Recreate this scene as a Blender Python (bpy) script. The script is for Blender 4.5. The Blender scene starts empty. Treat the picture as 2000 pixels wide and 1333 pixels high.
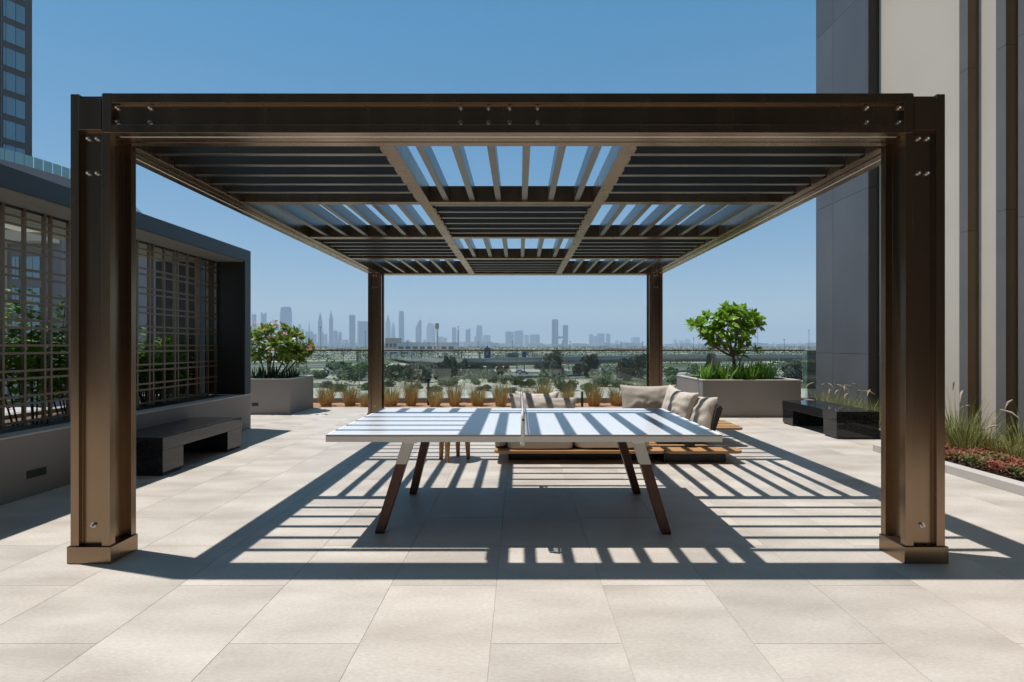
import bpy, bmesh, math, random
from mathutils import Vector, Matrix, noise as mnoise
R = math.radians
rnd = random.Random(7)
sc = bpy.context.scene
COL = sc.collection

# ------------------------------------------------------------------ camera
EYE = 1.375
cam_d = bpy.data.cameras.new("camera")
cam = bpy.data.objects.new("camera", cam_d); COL.objects.link(cam)
cam.location = (0, 0, EYE); cam.rotation_euler = (R(90), 0, 0)
cam_d.sensor_width = 36.0; cam_d.lens = 1040 / 2000 * 36
cam_d.shift_x = -0.0070; cam_d.shift_y = 0.00425
cam_d.clip_start = 0.05; cam_d.clip_end = 60000
sc.camera = cam

# ------------------------------------------------------------------ sky and sun
TO_SUN = Vector((-0.80, 0.235, 2.965)).normalized()
w = bpy.data.worlds.new("World"); sc.world = w; w.use_nodes = True
nt = w.node_tree; nt.nodes.clear()
sky = nt.nodes.new("ShaderNodeTexSky"); sky.sky_type = 'NISHITA'; sky.sun_disc = False
sky.sun_elevation = math.asin(TO_SUN.z); sky.sun_rotation = math.atan2(TO_SUN.x, TO_SUN.y)
sky.altitude = 0; sky.air_density = 1.0; sky.dust_density = 0.0; sky.ozone_density = 8.0
bg = nt.nodes.new("ShaderNodeBackground"); bg.inputs[1].default_value = 0.15
wo = nt.nodes.new("ShaderNodeOutputWorld")
hs = nt.nodes.new("ShaderNodeHueSaturation"); hs.inputs["Saturation"].default_value = 1.28; hs.inputs["Hue"].default_value = 0.506
gm = nt.nodes.new("ShaderNodeGamma"); gm.inputs[1].default_value = 0.50
nt.links.new(sky.outputs[0], hs.inputs["Color"]); nt.links.new(hs.outputs[0], gm.inputs[0]); nt.links.new(gm.outputs[0], bg.inputs[0]); nt.links.new(bg.outputs[0], wo.inputs[0])
sun_d = bpy.data.lights.new("sun", 'SUN'); sun_d.energy = 2.98; sun_d.angle = R(0.53); sun_d.color = (1.0, 0.962, 0.91)
sun = bpy.data.objects.new("sun", sun_d); COL.objects.link(sun)
sun.rotation_euler = (-TO_SUN).to_track_quat('-Z', 'Y').to_euler(); sun.location = (-8, 3, 30)
sc.view_settings.view_transform = 'Standard'; sc.view_settings.look = 'None'
sc.view_settings.exposure = 0.78; sc.view_settings.gamma = 1.0
try: sc.view_settings.use_curve_mapping = False
except Exception: pass
sc.render.engine = 'CYCLES'
cy = sc.cycles
cy.use_denoising = True
try: cy.denoiser = 'OPENIMAGEDENOISE'
except Exception: pass
cy.max_bounces = 8; cy.diffuse_bounces = 4; cy.glossy_bounces = 4; cy.transparent_max_bounces = 16
cy.volume_bounces = 1; cy.caustics_reflective = False; cy.caustics_refractive = False
cy.sample_clamp_indirect = 6.0

# ------------------------------------------------------------------ materials
MATS = {}
def mat(name, col, rough=0.6, metal=0.0, col2=None, scale=4.0, detail=4.0, amt=0.5, bump=0.0, bscale=60.0,
        stretch=None, spec=0.5, rand=0.0, speck=0.0, rvar=0.0, coat=0.0, translucent=0.0, sheen=0.0):
    m = bpy.data.materials.new(name); m.use_nodes = True
    n = m.node_tree.nodes; l = m.node_tree.links
    b = n["Principled BSDF"]
    b.inputs["Base Color"].default_value = (*col, 1); b.inputs["Roughness"].default_value = rough
    b.inputs["Metallic"].default_value = metal; b.inputs["Specular IOR Level"].default_value = spec
    b.inputs["Coat Weight"].default_value = coat; b.inputs["Coat Roughness"].default_value = 0.05
    if sheen: b.inputs["Sheen Weight"].default_value = sheen
    tc = n.new("ShaderNodeTexCoord"); vec = tc.outputs["Object"]
    if stretch:
        mp = n.new("ShaderNodeMapping"); mp.inputs["Scale"].default_value = stretch
        l.new(vec, mp.inputs["Vector"]); vec = mp.outputs[0]
    oi = None
    if rand:
        oi = n.new("ShaderNodeObjectInfo")
        ad = n.new("ShaderNodeVectorMath"); ad.operation = 'ADD'
        cb = n.new("ShaderNodeCombineXYZ"); mu = n.new("ShaderNodeMath"); mu.operation = 'MULTIPLY'; mu.inputs[1].default_value = 137.0
        l.new(oi.outputs["Random"], mu.inputs[0]); l.new(mu.outputs[0], cb.inputs[0]); l.new(mu.outputs[0], cb.inputs[1])
        l.new(vec, ad.inputs[0]); l.new(cb.outputs[0], ad.inputs[1]); vec = ad.outputs[0]
    out = None
    if col2 is not None:
        no = n.new("ShaderNodeTexNoise"); no.inputs["Scale"].default_value = scale; no.inputs["Detail"].default_value = detail
        l.new(vec, no.inputs["Vector"])
        cr = n.new("ShaderNodeValToRGB"); cr.color_ramp.elements[0].position = 0.5 - amt / 2; cr.color_ramp.elements[1].position = 0.5 + amt / 2
        cr.color_ramp.elements[0].color = (*col, 1); cr.color_ramp.elements[1].color = (*col2, 1)
        l.new(no.outputs["Fac"], cr.inputs[0]); out = cr.outputs[0]
        if rvar:
            mr = n.new("ShaderNodeMapRange"); mr.inputs[1].default_value = 0.3; mr.inputs[2].default_value = 0.7
            mr.inputs[3].default_value = rough - rvar; mr.inputs[4].default_value = rough + rvar
            l.new(no.outputs["Fac"], mr.inputs[0]); l.new(mr.outputs[0], b.inputs["Roughness"])
    if speck:
        n2 = n.new("ShaderNodeTexNoise"); n2.inputs["Scale"].default_value = 48; n2.inputs["Detail"].default_value = 9; n2.inputs["Roughness"].default_value = 0.75
        l.new(vec, n2.inputs["Vector"])
        r2 = n.new("ShaderNodeMapRange"); r2.inputs[1].default_value = 0.3; r2.inputs[2].default_value = 0.62
        r2.inputs[3].default_value = 1 - speck; r2.inputs[4].default_value = 1.0
        l.new(n2.outputs["Fac"], r2.inputs[0])
        hs = n.new("ShaderNodeMix"); hs.data_type = 'RGBA'; hs.blend_type = 'MULTIPLY'; hs.inputs[0].default_value = 1.0
        if out is not None: l.new(out, hs.inputs[6])
        else: hs.inputs[6].default_value = (*col, 1)
        l.new(r2.outputs[0], hs.inputs[7]); out = hs.outputs[2]
    if rand:
        hv = n.new("ShaderNodeHueSaturation"); mr = n.new("ShaderNodeMapRange")
        mr.inputs[3].default_value = 1 - rand; mr.inputs[4].default_value = 1 + rand
        l.new(oi.outputs["Random"], mr.inputs[0]); l.new(mr.outputs[0], hv.inputs["Value"])
        if out is not None: l.new(out, hv.inputs["Color"])
        else: hv.inputs["Color"].default_value = (*col, 1)
        out = hv.outputs[0]
    if out is not None: l.new(out, b.inputs["Base Color"])
    if bump:
        nb = n.new("ShaderNodeTexNoise"); nb.inputs["Scale"].default_value = bscale; nb.inputs["Detail"].default_value = 5
        l.new(vec, nb.inputs["Vector"])
        bp = n.new("ShaderNodeBump"); bp.inputs["Strength"].default_value = bump; bp.inputs["Distance"].default_value = 0.01
        l.new(nb.outputs["Fac"], bp.inputs["Height"]); l.new(bp.outputs[0], b.inputs["Normal"])
    if translucent:
        tr = n.new("ShaderNodeBsdfTranslucent"); mx = n.new("ShaderNodeMixShader"); mx.inputs[0].default_value = translucent
        if out is not None: l.new(out, tr.inputs[0])
        else: tr.inputs[0].default_value = (*col, 1)
        l.new(b.outputs[0], mx.inputs[1]); l.new(tr.outputs[0], mx.inputs[2])
        l.new(mx.outputs[0], n["Material Output"].inputs[0])
    MATS[name] = m
    return m

M_tile = mat("floor_tile", (0.47, 0.418, 0.365), 0.5, col2=(0.615, 0.56, 0.50), scale=1.7, detail=11, amt=0.36, rand=0.055, speck=0.24, stretch=(0.8, 2.0, 1), bump=0.06, bscale=90, spec=0.35, rvar=0.08)
M_grout = mat("grout", (0.46, 0.415, 0.37), 0.8, col2=(0.40, 0.36, 0.32), scale=9)
M_slab = mat("terrace_screed", (0.55, 0.51, 0.47), 0.6, col2=(0.60, 0.56, 0.52), scale=1.5)
M_bronze = mat("bronze_aluminium", (0.245, 0.175, 0.115), 0.255, metal=0.93, col2=(0.27, 0.193, 0.128), rvar=0.05, scale=0.9, detail=3, bump=0.012, bscale=300, stretch=(6, 6, 0.4))
M_trel = mat("trellis_bronze", (0.19, 0.145, 0.105), 0.45, metal=0.75, col2=(0.21, 0.16, 0.12), scale=2)
M_slat = mat("slat_aluminium", (0.17, 0.168, 0.16), 0.30, metal=0.95, col2=(0.20, 0.197, 0.187), scale=1.5, rand=0.05)
M_darkfac = mat("dark_facade_stone", (0.045, 0.040, 0.036), 0.35, col2=(0.06, 0.053, 0.047), scale=0.6)
M_steel = mat("bolt_steel", (0.62, 0.60, 0.56), 0.22, metal=1.0)
M_strip = mat("light_diffuser", (0.80, 0.76, 0.70), 0.3)
M_frame = mat("graphite_panel", (0.030, 0.040, 0.048), 0.42, metal=0.25, col2=(0.036, 0.046, 0.054), scale=0.7, spec=0.5)
M_soffit = mat("soffit_panel", (0.15, 0.155, 0.14), 0.7, col2=(0.17, 0.172, 0.155), scale=1.2)
M_planter = mat("planter_render", (0.235, 0.215, 0.198), 0.75, col2=(0.265, 0.242, 0.225), scale=1.3, detail=6, bump=0.05, bscale=120)
M_coping = mat("planter_coping", (0.46, 0.43, 0.40), 0.65, col2=(0.52, 0.49, 0.46), scale=3)
M_black = mat("black_granite", (0.006, 0.007, 0.009), 0.05, col2=(0.016, 0.017, 0.020), scale=40, detail=2, spec=0.42)
M_darkplastic = mat("black_metal", (0.012, 0.012, 0.013), 0.45)
M_teak = mat("teak", (0.36, 0.185, 0.075), 0.5, col2=(0.50, 0.285, 0.125), scale=3.0, detail=6, stretch=(1.2, 22, 22), bump=0.05, bscale=8)
M_teakv = mat("teak_leg", (0.36, 0.17, 0.06), 0.5, col2=(0.50, 0.265, 0.105), scale=3.0, detail=6, stretch=(22, 22, 1.5))
M_walnut = mat("iroko_leg", (0.062, 0.022, 0.010), 0.42, col2=(0.125, 0.048, 0.022), scale=3.0, detail=6, stretch=(25, 25, 1.6), bump=0.04, bscale=10)
M_ttop = mat("table_laminate", (0.70, 0.73, 0.78), 0.22, col2=(0.72, 0.75, 0.79), scale=1.0, spec=0.45)
M_shadeline = mat("top_shade_line", (0.02, 0.028, 0.05), 0.5)
M_white = mat("white_powder_coat", (0.66, 0.635, 0.59), 0.42, col2=(0.70, 0.675, 0.63), scale=2)
M_tape = mat("white_line", (0.86, 0.87, 0.88), 0.4)
M_net = mat("net_mesh", (0.55, 0.55, 0.54), 0.8)
M_fabric = mat("sand_fabric", (0.46, 0.405, 0.35), 0.92, col2=(0.52, 0.465, 0.41), scale=5, bump=0.35, bscale=420, sheen=0.2, spec=0.15)
M_fabric2 = mat("ivory_fabric", (0.60, 0.545, 0.475), 0.92, col2=(0.66, 0.60, 0.53), scale=5, bump=0.35, bscale=420, sheen=0.2, spec=0.15)
M_strap = mat("grey_rope", (0.05, 0.047, 0.043), 0.8, bump=0.4, bscale=200)
M_gravel = mat("terracotta_gravel", (0.20, 0.10, 0.05), 0.95, col2=(0.52, 0.33, 0.20), scale=38, detail=6, amt=0.35, bump=0.9, bscale=45)
M_soil = mat("planting_soil", (0.07, 0.048, 0.032), 0.95, col2=(0.16, 0.11, 0.075), scale=22, detail=6, bump=0.8, bscale=50)
M_beige = mat("beige_render", (0.60, 0.535, 0.445), 0.8, col2=(0.66, 0.595, 0.50), scale=0.8, detail=7, bump=0.06, bscale=160)
M_stone = mat("grey_stone_cladding", (0.082, 0.086, 0.096), 0.4, col2=(0.135, 0.139, 0.150), scale=0.9, detail=7, amt=0.6, rand=0.06, bump=0.03, bscale=120, stretch=(1, 1, 0.6))
M_finend = mat("fin_stone", (0.135, 0.128, 0.125), 0.5, col2=(0.165, 0.157, 0.152), scale=2, rand=0.05)
M_finfront = mat("fin_bronze", (0.14, 0.10, 0.055), 0.45, metal=0.5, col2=(0.16, 0.115, 0.066), scale=2, rand=0.05)
M_leafA = mat("frangipani_leaf", (0.15, 0.285, 0.014), 0.32, col2=(0.28, 0.46, 0.03), scale=6, rand=0.18, translucent=0.42, spec=0.5)
M_leafB = mat("frangipani_leaf_dark", (0.135, 0.225, 0.026), 0.35, col2=(0.30, 0.39, 0.07), scale=6, rand=0.2, translucent=0.4, spec=0.5)
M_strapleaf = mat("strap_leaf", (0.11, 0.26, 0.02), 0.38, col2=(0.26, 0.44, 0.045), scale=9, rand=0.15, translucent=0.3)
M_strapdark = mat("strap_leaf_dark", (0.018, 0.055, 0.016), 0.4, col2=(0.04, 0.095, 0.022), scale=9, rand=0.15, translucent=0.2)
M_vine = mat("shrub_leaf", (0.10, 0.23, 0.012), 0.42, col2=(0.27, 0.44, 0.035), scale=8, rand=0.15, translucent=0.5)
M_bark = mat("frangipani_bark", (0.13, 0.10, 0.075), 0.85, col2=(0.22, 0.18, 0.14), scale=14, bump=0.4, bscale=60)
M_stem = mat("shrub_stem", (0.05, 0.035, 0.022), 0.85)
M_flower = mat("pink_petal", (0.62, 0.16, 0.22), 0.5, col2=(0.80, 0.48, 0.48), scale=25, translucent=0.25)
M_plume = mat("grass_plume", (0.42, 0.33, 0.25), 0.9, col2=(0.55, 0.46, 0.38), scale=30, translucent=0.3)
M_fresh = mat("fresh_grass", (0.16, 0.20, 0.045), 0.6, col2=(0.36, 0.36, 0.13), scale=14, rand=0.1, translucent=0.3)
M_cover = mat("ground_cover_leaf", (0.085, 0.13, 0.025), 0.6, col2=(0.30, 0.075, 0.050), scale=4.0, detail=8, amt=0.22, translucent=0.2)
M_glasspane = None
def glass_mat(name, tint, edge=False):
    m = bpy.data.materials.new(name); m.use_nodes = True
    n = m.node_tree.nodes; l = m.node_tree.links; n.clear()
    o = n.new("ShaderNodeOutputMaterial"); t = n.new("ShaderNodeBsdfTransparent"); t.inputs[0].default_value = (*tint, 1)
    g = n.new("ShaderNodeBsdfGlossy"); g.inputs["Roughness"].default_value = 0.01; g.inputs[0].default_value = (0.95, 1, 0.98, 1)
    f = n.new("ShaderNodeFresnel"); f.inputs[0].default_value = 1.62
    no = n.new("ShaderNodeTexNoise"); no.inputs["Scale"].default_value = 1.1; no.inputs["Detail"].default_value = 5
    d = n.new("ShaderNodeBsdfDiffuse"); d.inputs[0].default_value = (0.42, 0.50, 0.48, 1)
    tc = n.new("ShaderNodeTexCoord"); l.new(tc.outputs["Object"], no.inputs["Vector"])
    mr = n.new("ShaderNodeMapRange"); mr.inputs[1].default_value = 0.35; mr.inputs[2].default_value = 0.8; mr.inputs[3].default_value = 0.02; mr.inputs[4].default_value = 0.075
    l.new(no.outputs["Fac"], mr.inputs[0])
    m1 = n.new("ShaderNodeMixShader"); l.new(mr.outputs[0], m1.inputs[0]); l.new(t.outputs[0], m1.inputs[1]); l.new(d.outputs[0], m1.inputs[2])
    m2 = n.new("ShaderNodeMixShader"); l.new(f.outputs[0], m2.inputs[0]); l.new(m1.outputs[0], m2.inputs[1]); l.new(g.outputs[0], m2.inputs[2])
    l.new(m2.outputs[0], o.inputs[0]); return m
M_glass = glass_mat("railing_glass", (0.90, 0.955, 0.95))
M_glassedge = mat("polished_glass_edge", (0.10, 0.22, 0.20), 0.2)
M_glassfar = mat("facade_glass", (0.13, 0.25, 0.33), 0.08, spec=0.9, coat=0.6, col2=(0.14, 0.24, 0.30), scale=0.3, rand=0.1)
M_balglass = mat("balustrade_glass", (0.20, 0.36, 0.40), 0.1, spec=0.8, rand=0.06)
M_purple = mat("mauve_cladding", (0.085, 0.070, 0.070), 0.6, col2=(0.10, 0.083, 0.083), scale=0.5)
M_mauve2 = mat("podium_cladding", (0.17, 0.16, 0.18), 0.6, col2=(0.19, 0.178, 0.198), scale=0.4)
M_cream = mat("cream_band", (0.55, 0.50, 0.42), 0.7)
def tower_mat(name, col):
    m = mat(name, col, 0.5, col2=tuple(c * 1.12 for c in col), scale=0.02)
    n = m.node_tree.nodes; l = m.node_tree.links; b = n["Principled BSDF"]
    tc = n.new("ShaderNodeTexCoord"); mp = n.new("ShaderNodeMapping"); mp.inputs["Rotation"].default_value = (R(90), 0, 0)
    br = n.new("ShaderNodeTexBrick"); br.inputs["Scale"].default_value = 1.0; br.offset = 0
    br.inputs["Brick Width"].default_value = 9.0; br.inputs["Row Height"].default_value = 8.0; br.inputs["Mortar Size"].default_value = 1.6
    br.inputs["Color1"].default_value = (*[c * 0.75 for c in col], 1); br.inputs["Color2"].default_value = (*[c * 0.9 for c in col], 1)
    br.inputs["Mortar"].default_value = (*[min(1, c * 3.0) for c in col], 1)
    l.new(tc.outputs["Object"], mp.inputs[0]); l.new(mp.outputs[0], br.inputs["Vector"]); l.new(br.outputs[0], b.inputs["Base Color"])
    return m
M_tow = [tower_mat("far_tower_glass", (0.06, 0.085, 0.115)), tower_mat("far_tower_blue", (0.075, 0.10, 0.14)), tower_mat("far_tower_stone", (0.16, 0.15, 0.16))]
M_concrete = mat("concrete", (0.33, 0.325, 0.31), 0.8, col2=(0.40, 0.39, 0.37), scale=0.25)
M_asphalt = mat("asphalt", (0.11, 0.11, 0.112), 0.85, col2=(0.14, 0.14, 0.14), scale=0.3)
M_whiteb = mat("white_cladding", (0.50, 0.49, 0.47), 0.6, col2=(0.56, 0.55, 0.53), scale=0.1)
M_tan = mat("tan_cladding", (0.36, 0.30, 0.25), 0.7)
M_pole = mat("galvanised_pole", (0.16, 0.165, 0.17), 0.5, metal=0.3)
M_bluesign = mat("blue_hoarding", (0.012, 0.055, 0.24), 0.5)
M_darkbox = mat("dark_mesh_cladding", (0.05, 0.075, 0.075), 0.7)
M_treeA = mat("far_foliage", (0.030, 0.050, 0.014), 0.7, col2=(0.065, 0.095, 0.030), scale=0.6, rand=0.2, translucent=0.15)
M_treeB = mat("far_foliage_grey", (0.045, 0.055, 0.030), 0.7, col2=(0.085, 0.095, 0.055), scale=0.6, rand=0.2, translucent=0.15)
M_treeC = mat("far_foliage_fresh", (0.042, 0.085, 0.016), 0.7, col2=(0.085, 0.15, 0.030), scale=0.6, rand=0.2, translucent=0.2)
M_trunk = mat("far_trunk", (0.06, 0.045, 0.03), 0.9)
M_car = [mat("white_car_paint", (0.62, 0.62, 0.62), 0.25, coat=0.5), mat("grey_car_paint", (0.12, 0.13, 0.14), 0.25, coat=0.5), mat("silver_car_paint", (0.38, 0.39, 0.40), 0.25, coat=0.5)]
M_carglass = mat("car_glass", (0.015, 0.02, 0.025), 0.08)
M_tyre = mat("tyre_rubber", (0.02, 0.02, 0.02), 0.8)

# ------------------------------------------------------------------ mesh helpers
class MB:
    def __init__(s): s.v = []; s.f = []
    def quad(s, a, b, c, d):
        i = len(s.v); s.v += [tuple(a), tuple(b), tuple(c), tuple(d)]; s.f.append((i, i + 1, i + 2, i + 3)); return s
    def box(s, x0, x1, y0, y1, z0, z1, M=None):
        i = len(s.v)
        p = [(x0, y0, z0), (x1, y0, z0), (x1, y1, z0), (x0, y1, z0), (x0, y0, z1), (x1, y0, z1), (x1, y1, z1), (x0, y1, z1)]
        if M is not None: p = [tuple(M @ Vector(q)) for q in p]
        s.v += p
        s.f += [tuple(i + k for k in q) for q in ((3, 2, 1, 0), (4, 5, 6, 7), (0, 1, 5, 4), (1, 2, 6, 5), (2, 3, 7, 6), (3, 0, 4, 7))]
        return s
    def prism(s, poly, a0, a1, f):
        """extrude a 2-D polygon; f(u, v, a) -> point"""
        n = len(poly); i = len(s.v)
        s.v += [f(u, v, a0) for u, v in poly] + [f(u, v, a1) for u, v in poly]
        s.f.append(tuple(range(i, i + n))[::-1]); s.f.append(tuple(range(i + n, i + 2 * n)))
        for k in range(n):
            k2 = (k + 1) % n; s.f.append((i + k, i + k2, i + n + k2, i + n + k))
        return s
    def frustum(s, cx, cy, z0, z1, ax, ay, bx, by, dx=0, dy=0):
        i = len(s.v)
        s.v += [(cx - ax, cy - ay, z0), (cx + ax, cy - ay, z0), (cx + ax, cy + ay, z0), (cx - ax, cy + ay, z0),
                (cx + dx - bx, cy + dy - by, z1), (cx + dx + bx, cy + dy - by, z1), (cx + dx + bx, cy + dy + by, z1), (cx + dx - bx, cy + dy + by, z1)]
        s.f += [tuple(i + k for k in q) for q in ((3, 2, 1, 0), (4, 5, 6, 7), (0, 1, 5, 4), (1, 2, 6, 5), (2, 3, 7, 6), (3, 0, 4, 7))]
        return s
    def tube(s, pts, rad, n=8, cap=True):
        pts = [Vector(p) for p in pts]
        if not hasattr(rad, '__len__'): rad = [rad] * len(pts)
        i0 = len(s.v)
        for k, p in enumerate(pts):
            t = (pts[min(k + 1, len(pts) - 1)] - pts[max(k - 1, 0)]).normalized()
            a = t.orthogonal().normalized() if abs(t.z) < 0.9 else (Vector((1, 0, 0)) - t * t.x).normalized()
            b = t.cross(a)
            for j in range(n):
                q = 2 * math.pi * j / n
                s.v.append(tuple(p + (a * math.cos(q) + b * math.sin(q)) * rad[k]))
        for k in range(len(pts) - 1):
            for j in range(n):
                j2 = (j + 1) % n
                s.f.append((i0 + k * n + j, i0 + k * n + j2, i0 + (k + 1) * n + j2, i0 + (k + 1) * n + j))
        if cap:
            s.f.append(tuple(i0 + j for j in range(n))[::-1]); s.f.append(tuple(i0 + (len(pts) - 1) * n + j for j in range(n)))
        return s
    def leaf(s, base, d, up, L, W, droop=0.2, prof=(0.35, 1.0, 0.75)):
        """a folded blade of 3 segments: base, direction, normal"""
        d = Vector(d).normalized(); up = Vector(up); side = d.cross(up)
        if side.length < 1e-4: side = d.orthogonal()
        side.normalize(); nn = side.cross(d).normalized()
        i = len(s.v); c = Vector(base); rows = []
        ts = (0.0, 0.3, 0.68, 1.0); ws = (prof[0] * 0.3, prof[1] * 0.8, prof[2] + 0.2, 0.06)
        for t, wd in zip(ts, ws):
            p = c + d * (L * t) - Vector((0, 0, 1)) * (droop * L * t * t)
            hw = side * (W * 0.5 * wd)
            s.v += [tuple(p - hw + nn * (0.12 * W * wd)), tuple(p), tuple(p + hw + nn * (0.12 * W * wd))]
        for k in range(3):
            a = i + 3 * k
            s.f += [(a, a + 1, a + 4, a + 3), (a + 1, a + 2, a + 5, a + 4)]
        return s
    def blade(s, base, tip, W, bend):
        base = Vector(base); tip = Vector(tip); i = len(s.v)
        h = (tip - base); side = Vector((-h.y, h.x, 0))
        if side.length < 1e-3: side = Vector((1, 0, 0))
        side = side.normalized(); a = rnd.uniform(-0.9, 0.9)
        side = Matrix.Rotation(a, 3, 'Z') @ side
        mid = base + h * 0.55 + Vector((-h.x, -h.y, 0)) * bend
        for p, wd in ((base, 0.8), (mid, 1.0)):
            s.v += [tuple(p - side * W * wd / 2), tuple(p + side * W * wd / 2)]
        s.v.append(tuple(tip)); s.f += [(i, i + 1, i + 3, i + 2), (i + 2, i + 3, i + 4)]
        return s
    def mesh(s, name, origin=(0, 0, 0), smooth=False):
        me = bpy.data.meshes.new(name)
        ox, oy, oz = origin
        me.from_pydata([(x - ox, y - oy, z - oz) for x, y, z in s.v], [], s.f); me.update()
        if smooth:
            for p in me.polygons: p.use_smooth = True
        return me
    def build(s, name, m, parent=None, origin=None, smooth=False, bevel=0.0, kind=None):
        o0 = origin if origin is not None else (tuple(root_of(parent).location) if parent else (0, 0, 0))
        me = s.mesh(name, o0, smooth)
        if m is not None: me.materials.append(m)
        o = bpy.data.objects.new(name, me); COL.objects.link(o)
        if parent is not None:
            o.parent = parent
            if origin is not None: o.location = Vector(origin) - Vector(root_of(parent).location)
        elif origin is not None: o.location = origin
        if bevel:
            bv = o.modifiers.new("bevel", 'BEVEL'); bv.width = bevel; bv.segments = 2; bv.limit_method = 'ANGLE'; bv.angle_limit = R(40)
        if kind: o["kind"] = kind
        return o
def root_of(o):
    while o.parent is not None: o = o.parent
    return o
def empty(name, loc, label=None, cat=None, group=None):
    o = bpy.data.objects.new(name, None); COL.objects.link(o); o.location = loc; o.empty_display_size = 0.2
    return tag(o, label, cat, group)
def tag(o, label=None, cat=None, group=None, kind=None):
    if label: o["label"] = label
    if cat: o["category"] = cat
    if group: o["group"] = group
    if kind: o["kind"] = kind
    return o
def inst(name, me, parent, loc, rot=(0, 0, 0), scale=(1, 1, 1)):
    o = bpy.data.objects.new(name, me); COL.objects.link(o); o.parent = parent
    o.location = loc; o.rotation_euler = rot; o.scale = scale
    return o
def copy_tree(o, parent=None):
    c = o.copy(); COL.objects.link(c); c.parent = parent
    for ch in list(o.children): copy_tree(ch, c)
    return c
ORD = ["zeroth", "first", "second", "third", "fourth", "fifth", "sixth", "seventh", "eighth", "ninth", "tenth", "eleventh", "twelfth",
       "thirteenth", "fourteenth", "fifteenth", "sixteenth", "seventeenth", "eighteenth", "nineteenth", "twentieth"]
def ordn(k):
    if k <= 20: return ORD[k]
    tens = {2: "twenty", 3: "thirty", 4: "forty", 5: "fifty", 6: "sixty"}[k // 10]
    if k % 10 == 0: return tens[:-1] + "ieth"
    return tens + "-" + ORD[k % 10]
GZ = -10.6
def PX(px, d): return (px - 1014) * d / 1040
def PZ(py, d): return EYE + (675 - py) * d / 1040

# ================================================================== THE SETTING
# terrace floor: a screed with one object for each tile
floor = MB().box(-13, 9.5, -14, 11.85, -0.30, -0.0025).build("terrace_floor", M_grout, kind="structure")
tag(floor, "pale stone tiled roof terrace floor striped by pergola shadows")
tile_cache = {}
def tile_mesh(lx, ly):
    k = (round(lx, 3), round(ly, 3))
    if k not in tile_cache:
        b = MB(); e = 0.0008
        x0, x1, y0, y1 = -lx / 2, lx / 2, -ly / 2, ly / 2
        b.v = [(x0, y0, -0.002), (x1, y0, -0.002), (x1, y1, -0.002), (x0, y1, -0.002),
               (x0 + e, y0 + e, 0), (x1 - e, y0 + e, 0), (x1 - e, y1 - e, 0), (x0 + e, y1 - e, 0)]
        b.f = [(4, 5, 6, 7), (0, 1, 5, 4), (1, 2, 6, 5), (2, 3, 7, 6), (3, 0, 4, 7)]
        me = b.mesh("tile"); me.materials.append(M_tile); tile_cache[k] = me
    return tile_cache[k]
TW, TL, GAP = 0.6055, 1.2, 0.0019
for c in range(-12, 12):
    x0 = -0.13 + TW * c; x1 = x0 + TW
    ys = 3.05 if (c % 2) else 2.455
    for r in range(-3, 9):
        y0 = ys + TL * r; y1 = y0 + TL
        if y0 >= 11.84 or y1 < 0.2: continue
        y1 = min(y1, 11.85)
        if x1 < -4.5 and 3.2 < y1 < 8.8: continue
        if x0 > 4.62 and y1 < 7.0: continue
        if x0 > 6.4 and y1 < 11: continue
        inst("tile", tile_mesh(x1 - x0 - GAP, y1 - y0 - GAP), floor, ((x0 + x1) / 2, (y0 + y1) / 2, 0))
# podium the terrace stands on
MB().box(-13, 9.5, -14, 13.0, GZ - 0.5, -0.31).build("podium_structure", M_concrete, kind="structure")
# gravel strip and upstand kerb under the railing
g = MB(); nx, ny = 220, 12
for j in range(ny + 1):
    for i in range(nx + 1):
        x = -9 + 18 * i / nx; y = 11.85 + 0.90 * j / ny
        g.v.append((x, y, -0.012 + 0.022 * mnoise.noise((x * 9, y * 9, 0)) + 0.012 * rnd.random()))
for j in range(ny):
    for i in range(nx):
        a = j * (nx + 1) + i; g.f.append((a, a + 1, a + nx + 2, a + nx + 1))
tag(g.build("gravel", M_gravel, kind="stuff"), "terracotta gravel strip along the foot of the glass railing", "gravel")
MB().box(-9, 9.5, 12.75, 12.99, -0.3, 0.10).build("railing_kerb", M_planter, kind="structure", bevel=0.006)

# terrain far below
MB().quad((-13500, -3000, GZ), (13500, -3000, GZ), (13500, 13500, GZ), (-13500, 13500, GZ)).build("ground", None, kind="structure")
def ground_material():
    m = bpy.data.materials.new("desert_ground"); m.use_nodes = True
    n = m.node_tree.nodes; l = m.node_tree.links; b = n["Principled BSDF"]; b.inputs["Roughness"].default_value = 0.95
    tc = n.new("ShaderNodeTexCoord")
    def noise(s, d, st=(1, 1, 1)):
        mp = n.new("ShaderNodeMapping"); mp.inputs["Scale"].default_value = st; l.new(tc.outputs["Object"], mp.inputs[0])
        x = n.new("ShaderNodeTexNoise"); x.inputs["Scale"].default_value = s; x.inputs["Detail"].default_value = d; l.new(mp.outputs[0], x.inputs["Vector"]); return x.outputs["Fac"]
    def ramp(f, p0, c0, p1, c1):
        r = n.new("ShaderNodeValToRGB"); e = r.color_ramp.elements
        e[0].position = p0; e[0].color = (*c0, 1); e[1].position = p1; e[1].color = (*c1, 1); l.new(f, r.inputs[0]); return r.outputs[0]
    sand = ramp(noise(0.12, 6), 0.35, (0.34, 0.285, 0.21), 0.65, (0.50, 0.44, 0.35))
    green = ramp(noise(0.30, 5), 0.3, (0.035, 0.055, 0.022), 0.7, (0.10, 0.115, 0.055))
    mask = ramp(noise(0.022, 5, (0.55, 1.5, 1)), 0.45, (0, 0, 0), 0.51, (1, 1, 1))
    mx = n.new("ShaderNodeMix"); mx.data_type = 'RGBA'; l.new(mask, mx.inputs[0]); l.new(sand, mx.inputs[6]); l.new(green, mx.inputs[7])
    l.new(mx.outputs[2], b.inputs["Base Color"]); return m
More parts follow.
